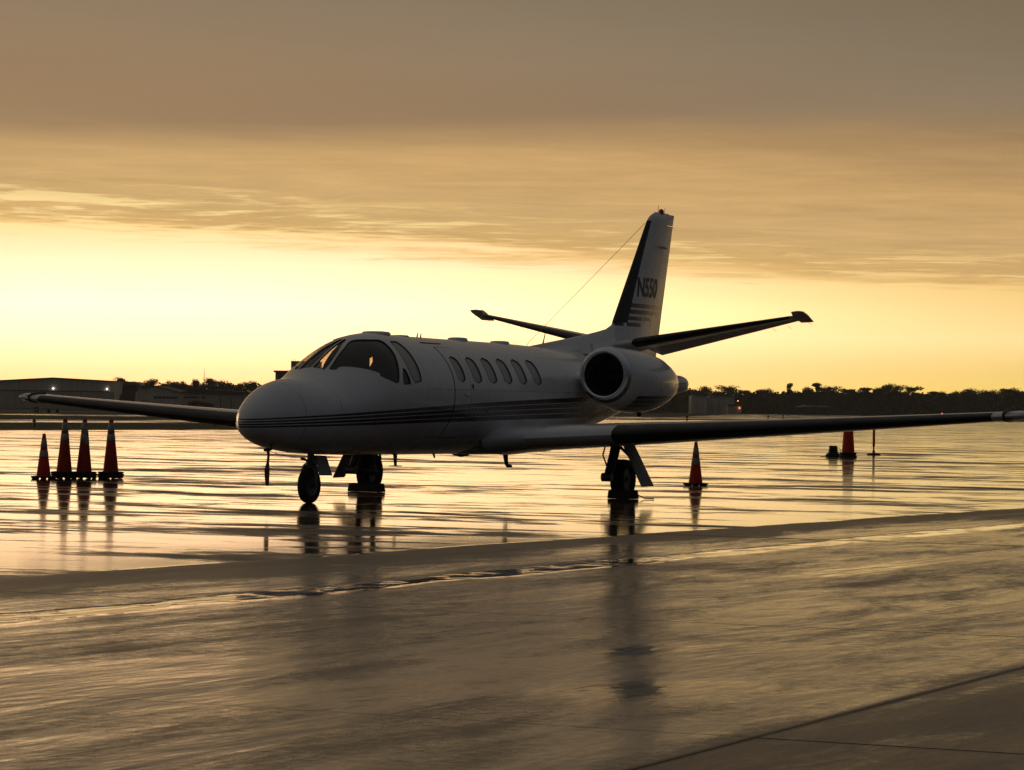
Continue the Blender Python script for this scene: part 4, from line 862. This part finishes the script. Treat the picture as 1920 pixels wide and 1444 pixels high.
# large hangar behind the starboard wing tip
D = 640; o, W, zb = bld(-60, 206, D, 'large pale hangar with low gable roof and two lit wall lamps'); sx = lambda u: (u - 73) / PXM(D)
H = lambda u, v: hz(u, v, D) - zb
prof = [(sx(-60), 0), (sx(206), 0), (sx(206), H(206, 715)), (sx(100), H(100, 709)), (sx(-60), H(-60, 717))]
wl = prism(o, 'wall', prof, 0, 30, M['wall1'])
rp = [(sx(-62), H(-60, 716)), (sx(100), H(100, 707.6)), (sx(208), H(206, 713.8)), (sx(208), H(206, 715.2)), (sx(100), H(100, 709)), (sx(-62), H(-60, 717.4))]
prism(o, 'roof', rp, -0.5, 30.5, M['roof'])
for u in range(-48, 200, 22):
    c_ = MB(); c_.box(sx(u), sx(u + 21), -0.10, 0.02, 0.05, H(u, 734)); c_.build('door_panel', M['wall2'], wl, smooth=False)
c_ = MB(); c_.box(sx(-58), sx(205), -0.18, 0.02, H(80, 733.6), H(80, 732)); c_.build('door_track', M['bdark'], wl, smooth=False)
for u, v in ((100.5, 728.5), (201, 729.5)):
    c_ = MB(); c_.lathe([(0.04, -0.40), (0.13, -0.36), (0.14, -0.28), (0.08, -0.15), (0.04, 0.0)], (sx(u), 0, H(u, v)), 'y', 14); c_.build('wall_lamp', M['lampw'], o)
# curved roof shelter between the hangars
D = 620; o, W, zb = bld(222, 263, D, 'small dark shelter with a curved roof between two hangars', 'shelter', 'curved_shelter'); sx = lambda u: (u - 242.5) / PXM(D); H = lambda u, v: hz(u, v, D) - zb
prism(o, 'wall', [(sx(226), 0), (sx(258), 0), (sx(258), H(242, 722)), (sx(230), H(242, 722))], 0, 8, M['bdark'])
rf = [(sx(231), H(242, 720)), (sx(236), H(242, 715.5)), (sx(248), H(242, 715.5)), (sx(262), H(242, 719.5)), (sx(263), H(242, 722)), (sx(230), H(242, 722.5))]
prism(o, 'roof', rf, -0.4, 8.4, M['roof'])
prism(o, 'wall', [(sx(222), 0), (sx(226.2), 0), (sx(230), H(242, 735)), (sx(224), H(242, 745))], 0.3, 7, M['bdark'])
# two gabled hangars
D = 600; o, W, zb = bld(254, 348, D, 'tan gabled hangar with a dark band of windows'); sx = lambda u: (u - 301) / PXM(D); H = lambda u, v: hz(u, v, D) - zb
wl = prism(o, 'wall', [(sx(254), 0), (sx(348), 0), (sx(348), H(300, 738)), (sx(290), H(300, 724)), (sx(262), H(300, 729)), (sx(254), H(300, 738))], 0, 24, M['wall1'])
prism(o, 'roof', [(sx(262), H(300, 728.2)), (sx(290), H(300, 723)), (sx(350), H(300, 737.6)), (sx(350), H(300, 738.8)), (sx(290), H(300, 724.2)), (sx(262), H(300, 729.2))], -0.4, 24.4, M['bdark'])
for k_ in range(6):
    c_ = MB(); c_.box(sx(289 + k_ * 7.4), sx(295.5 + k_ * 7.4), -0.06, 0.02, H(300, 747.2), H(300, 743.6)); w_ = c_.build('window', M['glassb'], wl, smooth=False)
prism(o, 'door', [(sx(262), 0.03), (sx(282), 0.03), (sx(282), H(300, 750)), (sx(262), H(300, 750))], -0.06, 0.02, M['wall2'], wl)
D = 590; o, W, zb = bld(344, 500, D, 'long low hangar with dark roof, behind the jet nose'); sx = lambda u: (u - 422) / PXM(D); H = lambda u, v: hz(u, v, D) - zb
wl = prism(o, 'wall', [(sx(344), 0), (sx(500), 0), (sx(500), H(420, 739)), (sx(344), H(420, 737))], 0, 30, M['wall2'])
prism(o, 'roof', [(sx(342), H(420, 735.5)), (sx(380), H(420, 730)), (sx(502), H(420, 737)), (sx(502), H(420, 740)), (sx(342), H(420, 738))], -0.4, 30.4, M['bdark'])
for u0_, u1_ in ((346, 352), (354, 372), (378, 386)):
    c_ = MB(); c_.box(sx(u0_), sx(u1_), -0.06, 0.02, H(420, 747.5), H(420, 744.5)); c_.build('window', M['glassb'], wl, smooth=False)
prism(o, 'canopy', [(sx(353), H(420, 757)), (sx(367), H(420, 751.5)), (sx(402), H(420, 757.5)), (sx(402), H(420, 758.5)), (sx(367), H(420, 753)), (sx(353), H(420, 758.2))], -3.0, -0.01, M['roof'], wl)
for u in (414, 434):
    pcol = at(u, 560); po = empty('light_pole', (pcol.x, pcol.y, terrain_z(pcol.x, pcol.y))); tag(po, 'thin dark pole in front of the long low hangar', 'pole', 'poles by the hangars')
    c_ = MB(); c_.lathe([(0.10, 0), (0.07, 3.4), (0.05, 3.45)], n=8); c_.build('shaft', M['dark'], po); c_ = MB(); c_.box(-0.25, 0.25, -0.06, 0.06, 3.45, 3.55); c_.build('crossarm', M['dark'], po, smooth=False)
# tower block behind the nose
D = 800; o, W, zb = bld(513, 600, D, 'stepped brick tower block rising behind the jet nose', 'building', 'tower_block'); sx = lambda u: (u - 556.5) / PXM(D); H = lambda u, v: hz(u, v, D) - zb
wl = prism(o, 'wall', [(sx(516), 0), (sx(600), 0), (sx(600), H(540, 698.5)), (sx(516), H(540, 698.5))], 0, 12, M['bdark'])
prism(o, 'roof', [(sx(513), H(540, 698.4)), (sx(600.5), H(540, 698.4)), (sx(600.5), H(540, 695)), (sx(513), H(540, 695))], -0.5, 12.5, M['roof'])
prism(o, 'upper_storey', [(sx(544), H(540, 694.9)), (sx(598), H(540, 694.9)), (sx(598), H(540, 676.5)), (sx(544), H(540, 676.5))], 2, 11, M['roof'])
for k_ in range(4): c_ = MB(); c_.box(sx(520 + 9 * k_), sx(526 + 9 * k_), -0.06, 0.02, H(540, 709), H(540, 703)); c_.build('window', M['glassb'], wl, smooth=False)
for u in (546, 551): c_ = MB(); c_.tube([(sx(u), 5, H(540, 677)), (sx(u), 5, H(540, 671 if u == 546 else 673))], 0.04, 5); c_.build('antenna', M['dark'], o)
pm_ = at(383, 900); po = empty('radio_mast', (pm_.x, pm_.y, -0.5)); tag(po, 'tall thin radio mast among the trees behind the hangars', 'mast')
c_ = MB(); Hm = hz(383, 690, 900) + 0.5
for a in range(3): c_.tube([(0.5 * math.cos(a * 2.094), 0.5 * math.sin(a * 2.094), 0), (0.03 * math.cos(a * 2.094), 0.03 * math.sin(a * 2.094), Hm * 0.9)], 0.04, 5)
c_.tube([(0, 0, Hm * 0.85), (0, 0, Hm)], 0.035, 5); c_.build('lattice', M['dark'], po)
# warehouses before the wood
D = 900; o, W, zb = bld(1297, 1328, D, 'narrow pale warehouse block at the edge of the wood', 'warehouse', 'warehouse'); sx = lambda u: (u - 1312.5) / PXM(D); H = lambda u, v: hz(1340, v, D) - zb
wl = prism(o, 'wall', [(sx(1297), 0), (sx(1327), 0), (sx(1327), H(0, 744.5)), (sx(1297), H(0, 744.5))], 0, 14, M['wall1'])
prism(o, 'roof', [(sx(1296.5), H(0, 744.4)), (sx(1327.4), H(0, 744.4)), (sx(1320), H(0, 742.3)), (sx(1301), H(0, 742.3))], -0.2, 14.2, M['roofg'])
for u in (1304, 1314): c_ = MB(); c_.box(sx(u), sx(u + 6), -0.06, 0.02, 0.05, H(0, 757)); c_.build('door', M['wall2'], wl, smooth=False)
D = 905; o, W, zb = bld(1328, 1378, D, 'wide pale warehouse with a flat light roof at the wood edge', 'warehouse', 'warehouse'); sx = lambda u: (u - 1353) / PXM(D); H = lambda u, v: hz(1340, v, D) - zb
wl = prism(o, 'wall', [(sx(1328), 0), (sx(1377), 0), (sx(1377), H(0, 745)), (sx(1328), H(0, 745))], 0, 14, M['wall1'])
prism(o, 'roof', [(sx(1327.6), H(0, 744.9)), (sx(1377.6), H(0, 744.9)), (sx(1374), H(0, 743)), (sx(1331), H(0, 743))], -0.3, 14.3, M['roofg'])
for u in (1332, 1344, 1360): c_ = MB(); c_.box(sx(u), sx(u + 7), -0.06, 0.02, 0.05, H(0, 756)); c_.build('door', M['wall2'], wl, smooth=False)
D = 880; o, W, zb = bld(1364, 1392, D, 'low shed with a sloping roof and orange lamp beside the warehouses', 'shed', 'shed'); sx = lambda u: (u - 1378) / PXM(D); H = lambda u, v: hz(1380, v, D) - zb
prism(o, 'wall', [(sx(1365), 0), (sx(1391), 0), (sx(1391), H(0, 761)), (sx(1365), H(0, 761))], 0, 8, M['wall2'])
prism(o, 'roof', [(sx(1364), H(0, 761)), (sx(1392), H(0, 761)), (sx(1389), H(0, 758.6)), (sx(1366), H(0, 758.6))], -0.3, 8.3, M['bdark'])
c_ = MB(); c_.lathe([(0.03, -0.5), (0.16, -0.45), (0.17, -0.3), (0.05, 0)], (sx(1387), 0, H(0, 765)), 'y', 12); c_.build('wall_lamp', M['lampo'], o)
pcol = at(1384, 890); po = empty('light_pole', (pcol.x, pcol.y, -0.03)); tag(po, 'pole with a small lit lamp beside the wide warehouse', 'pole')
Hl = hz(1384, 751.5, 890) + 0.03; c_ = MB(); c_.lathe([(0.09, 0), (0.06, Hl - 0.2)], n=8); c_.build('shaft', M['dark'], po); c_ = MB(); c_.lathe([(0.05, Hl - 0.2), (0.13, Hl - 0.1), (0.12, Hl + 0.05), (0.03, Hl + 0.1)], n=10); c_.build('lamp', M['lampo'], po)
pcol = at(1767, 700); po = empty('obstruction_light', (pcol.x, pcol.y, -0.03)); tag(po, 'small red obstruction light on a stake before the dark wood', 'airfield light')
Hl = hz(1767, 776, 700) + 0.03; c_ = MB(); c_.lathe([(0.06, -0.05), (0.05, max(Hl - 0.16, 0.1))], n=8); c_.build('stake', M['dark'], po); c_ = MB(); c_.lathe([(0.06, Hl - 0.16), (0.11, Hl - 0.1), (0.11, Hl + 0.06), (0.04, Hl + 0.2)], n=12); c_.build('lamp', M['lampr'], po)
D = 860; o, W, zb = bld(1494, 1562, D, 'open shelter with a pale flat roof before the dark wood', 'shelter', 'open_shelter'); sx = lambda u: (u - 1528) / PXM(D); H = lambda u, v: hz(1528, v, D) - zb
prism(o, 'roof', [(sx(1496), H(0, 763.5)), (sx(1560), H(0, 763.5)), (sx(1550), H(0, 760.4)), (sx(1512), H(0, 760.4))], -0.4, 9, M['roofg'])
for u in (1500, 1514, 1528, 1542, 1556):
    for yy in (0.2, 8.2): c_ = MB(); c_.box(sx(u) - 0.08, sx(u) + 0.08, yy, yy + 0.16, -0.02, H(0, 763.5)); c_.build('post', M['dark'], o, smooth=False)

# ------------------------------------------------------------------ trees
def leaf_mat(name, lo, hi):
    m = mat(name, lo, 0.8, spec=0.2); nt = m.node_tree; b = nt.nodes['Principled BSDF']; gg = G(nt); ge = N(nt, 'ShaderNodeNewGeometry')
    nt.links.new(gg.mix(gg.sstep(gg.noise(ge.outputs['Position'], 0.5, 4), 0.3, 0.7), (*lo, 1), (*hi, 1)), b.inputs['Base Color']); return m
M['leaf'] = leaf_mat('foliage', (0.030, 0.034, 0.012), (0.062, 0.058, 0.022)); M['bark'] = mat('bark', (0.06, 0.042, 0.03), 0.85, vary=0.3, vscale=3, bump=0.4, bscale=10)
def leaves(m_, c, rx, rz, n, s0, s1, rr):
    for _ in range(n):
        while True:
            q = Vector((rr.uniform(-1, 1), rr.uniform(-1, 1), rr.uniform(-1, 1)))
            if q.length <= 1: break
        q = q * (0.55 + 0.45 * rr.random()) / max(q.length, 0.25) * min(q.length + 0.25, 1)
        p = Vector(c) + Vector((q.x * rx, q.y * rx, q.z * rz)); s_ = rr.uniform(s0, s1)
        a = Vector((rr.gauss(0, 1), rr.gauss(0, 1), rr.gauss(0, 0.6))).normalized(); b_ = a.cross(Vector((rr.gauss(0, 1), rr.gauss(0, 1), rr.gauss(0, 1)))).normalized()
        k0 = len(m_.v); m_.v += [tuple(p + a * s_), tuple(p + b_ * s_ * 0.7), tuple(p - a * s_), tuple(p - b_ * s_ * 0.7)]; m_.f.append((k0, k0 + 1, k0 + 2, k0 + 3))
def raw(m_, name, mt, par=None):
    me = bpy.data.meshes.new(name); me.from_pydata(m_.v, [], m_.f); me.update(); return link(name, me, mt, par)
def tree(kind, seed):
    rr = random.Random(seed); o = empty('pine_tree' if kind == 'pine' else 'broadleaf_tree')
    t_ = MB(); cr = MB(); Ht = 10.0
    top = Vector((rr.gauss(0, 0.3), rr.gauss(0, 0.3), Ht * 0.9)); trunk = [Vector((0, 0, -0.6)), Vector((rr.gauss(0, 0.08), 0, 2.5)), Vector((top.x * 0.5, top.y * 0.5, 6)), top]
    t_.tube(trunk, [0.26, 0.2, 0.14, 0.05], 8)
    nb = 9 if kind == 'pine' else 11
    for q in range(nb):
        f = (0.48 + 0.5 * q / (nb - 1)) if kind == 'pine' else (0.28 + 0.68 * q / (nb - 1)); base = trunk[1].lerp(top, min(max((f * Ht - 2.5) / (Ht * 0.9 - 2.5), 0), 1)); ang = rr.uniform(0, 6.28)
        L = (2.3 * (1.15 - f) + 0.8) * rr.uniform(0.7, 1.25) if kind == 'pine' else (2.6 * math.sin(math.pi * min(0.25 + f * 0.72, 0.97)) + 0.5) * rr.uniform(0.75, 1.2)
        tip = base + Vector((math.cos(ang) * L, math.sin(ang) * L, rr.uniform(0.1, 0.9)))
        t_.tube([base, base.lerp(tip, 0.5) + Vector((0, 0, 0.15)), tip], [0.07, 0.05, 0.02], 5)
        for w in range(3 if kind == 'pine' else 4):
            c = base.lerp(tip, 0.5 + 0.25 * w) if w < 3 else base.lerp(tip, 0.8) + Vector((rr.gauss(0, 0.5), rr.gauss(0, 0.5), 0.5)); leaves(cr, c + Vector((rr.gauss(0, 0.25), rr.gauss(0, 0.25), rr.gauss(0, 0.2))), rr.uniform(0.8, 1.3) if kind == 'pine' else rr.uniform(1.0, 1.7), rr.uniform(0.4, 0.7) if kind == 'pine' else rr.uniform(0.8, 1.3), 85, 0.10, 0.26, rr)
    leaves(cr, top + Vector((0, 0, 0.2)), 0.8, 0.6, 90, 0.09, 0.2, rr)
    t_.build('trunk', M['bark'], o); raw(cr, 'crown', M['leaf'], o); return o
protos = [tree('pine', 3), tree('pine', 11), tree('broad', 5), tree('broad', 23), tree('broad', 31)]
used_p = [False] * 5
def plant(k_, u, v, D, label, group, wide=1.0):
    o = protos[k_] if not used_p[k_] else copy_tree(protos[k_]); used_p[k_] = True
    p = at(u, D); z = terrain_z(p.x, p.y); h = (hz(u, v, D) - z) / 9.7; o.location = (p.x, p.y, z); o.scale = (h * wide, h * wide, h); o.rotation_euler = (0, 0, rnd.uniform(0, 6.28)); tag(o, label, 'tree', group); return o
G1, G2 = 'trees standing out of the wood beyond the port wing', 'trees behind the hangars'
plant(0, 1478, 722, 1000, 'lone pine with a small round top standing out of the wood', G1, 0.8); plant(1, 1532, 719, 1000, 'tallest pine with a wide flat top standing out of the wood', G1, 1.0)
for q, (u, v) in enumerate(((1287, 729), (1322, 727), (1358, 725), (1398, 731), (1425, 732), (1445, 731), (1510, 729), (1555, 727), (1583, 726), (1612, 725), (1640, 727), (1660, 725), (1684, 726), (1717, 724), (1745, 730), (1778, 732), (1812, 733), (1850, 731), (1893, 728), (1915, 731))):
    plant((2, 3, 4, 0, 1)[q % 5], u + rnd.uniform(-8, 8), v + 3.0 + rnd.uniform(-2.0, 3.0), 985 + 30 * (q % 3), ('dark rounded broadleaf tree in the wood edge' if q % 5 < 3 else 'dark pine with sparse crown in the wood edge'), 'trees along the wood edge', rnd.uniform(1.3, 2.0))
for q, (u, v) in enumerate(((212, 716), (231, 713), (283, 713), (330, 715), (345, 718), (376, 715), (400, 712), (415, 716), (446, 719), (468, 719), (485, 718), (265, 719), (308, 721), (360, 720), (432, 719))):
    plant((2, 3, 4, 2, 3)[q % 5], u + rnd.uniform(-5, 5), v + rnd.uniform(0, 3.5), 860 + 15 * (q % 4), 'dark bushy tree rising behind the hangar roofs', G2, rnd.uniform(0.9, 1.4))
# the wood itself, one dark mass
wood = MB(); rr = random.Random(99); 
for q in range(1500):
    u = rr.uniform(1236, 3050); Dw = rr.uniform(1030, 1160); p = at(u, Dw); hh = hz(u, 735.5 + rr.gauss(0, 2.2) - 2.2 * math.sin(u * 0.021) - 1.5 * math.sin(u * 0.06) + min(u - 1240, 760) * 0.006 + max(u - 2000, 0) * 0.014, Dw)
    for w in range(3): leaves(wood, (p.x, p.y, hh * (0.85, 0.5, 0.2)[w]), rr.uniform(1.8, 3.6), hh * 0.2, 30, 0.22, 0.6, rr)
for q in range(760):
    u = rr.uniform(-900, 1240); Dw = rr.uniform(900, 1000); p = at(u, Dw); hh = hz(u, 721.5 + (u - 200) * (0.008 if u > 200 else 0.014) + rr.gauss(0, 1.8), Dw)
    for w in range(3): leaves(wood, (p.x, p.y, hh * (0.85, 0.5, 0.2)[w]), rr.uniform(2.0, 3.2), hh * 0.22, 22, 0.25, 0.65, rr)
tag(raw(wood, 'forest', M['leaf']), 'dark belt of woodland along the horizon', None, kind='stuff')
core = MB()
for (ua, ub, Dw, v0) in ((1236, 3060, 1100, 744), (-920, 1240, 960, 735)):
    n_ = 60; rows = []
    for q in range(n_ + 1):
        u = lerp(ua, ub, q / n_); p = at(u, Dw); zt = hz(u, v0 + (u - 1240) * 0.0141 * (1 if u > 2000 else 0.28) - (0.0 if u <= 2000 else 7.7) + (0 if u > 1236 else 4.0 + min(u - 200, 0) * 0.010) + rr.gauss(0, 0.7), Dw); b2 = p + d0 * 25
        rows.append([(p.x, p.y, -1.0), (p.x, p.y, zt), (b2.x, b2.y, zt), (b2.x, b2.y, -1.0)])
    core.loft(rows)
o = core.build('undergrowth', M['leaf'], smooth=False); tag(o, 'dense dark undergrowth inside the wood', None, kind='stuff')

# ------------------------------------------------------------------ thin evening air
hm = bpy.data.materials.new('haze'); hm.use_nodes = True; hn = hm.node_tree; hn.nodes.clear()
pv_ = N(hn, 'ShaderNodeVolumePrincipled'); pv_.inputs['Color'].default_value = (0.93, 0.90, 0.86, 1); pv_.inputs['Density'].default_value = 0.00015; pv_.inputs['Anisotropy'].default_value = 0.3
ho = N(hn, 'ShaderNodeOutputMaterial'); hn.links.new(pv_.outputs[0], ho.inputs['Volume'])
mb = MB(); mb.box(-160, 1340, -420, 1010, -6.0, 24.0); o = mb.build('haze', hm, smooth=False); tag(o, 'thin evening haze over the airfield', None, kind='stuff')
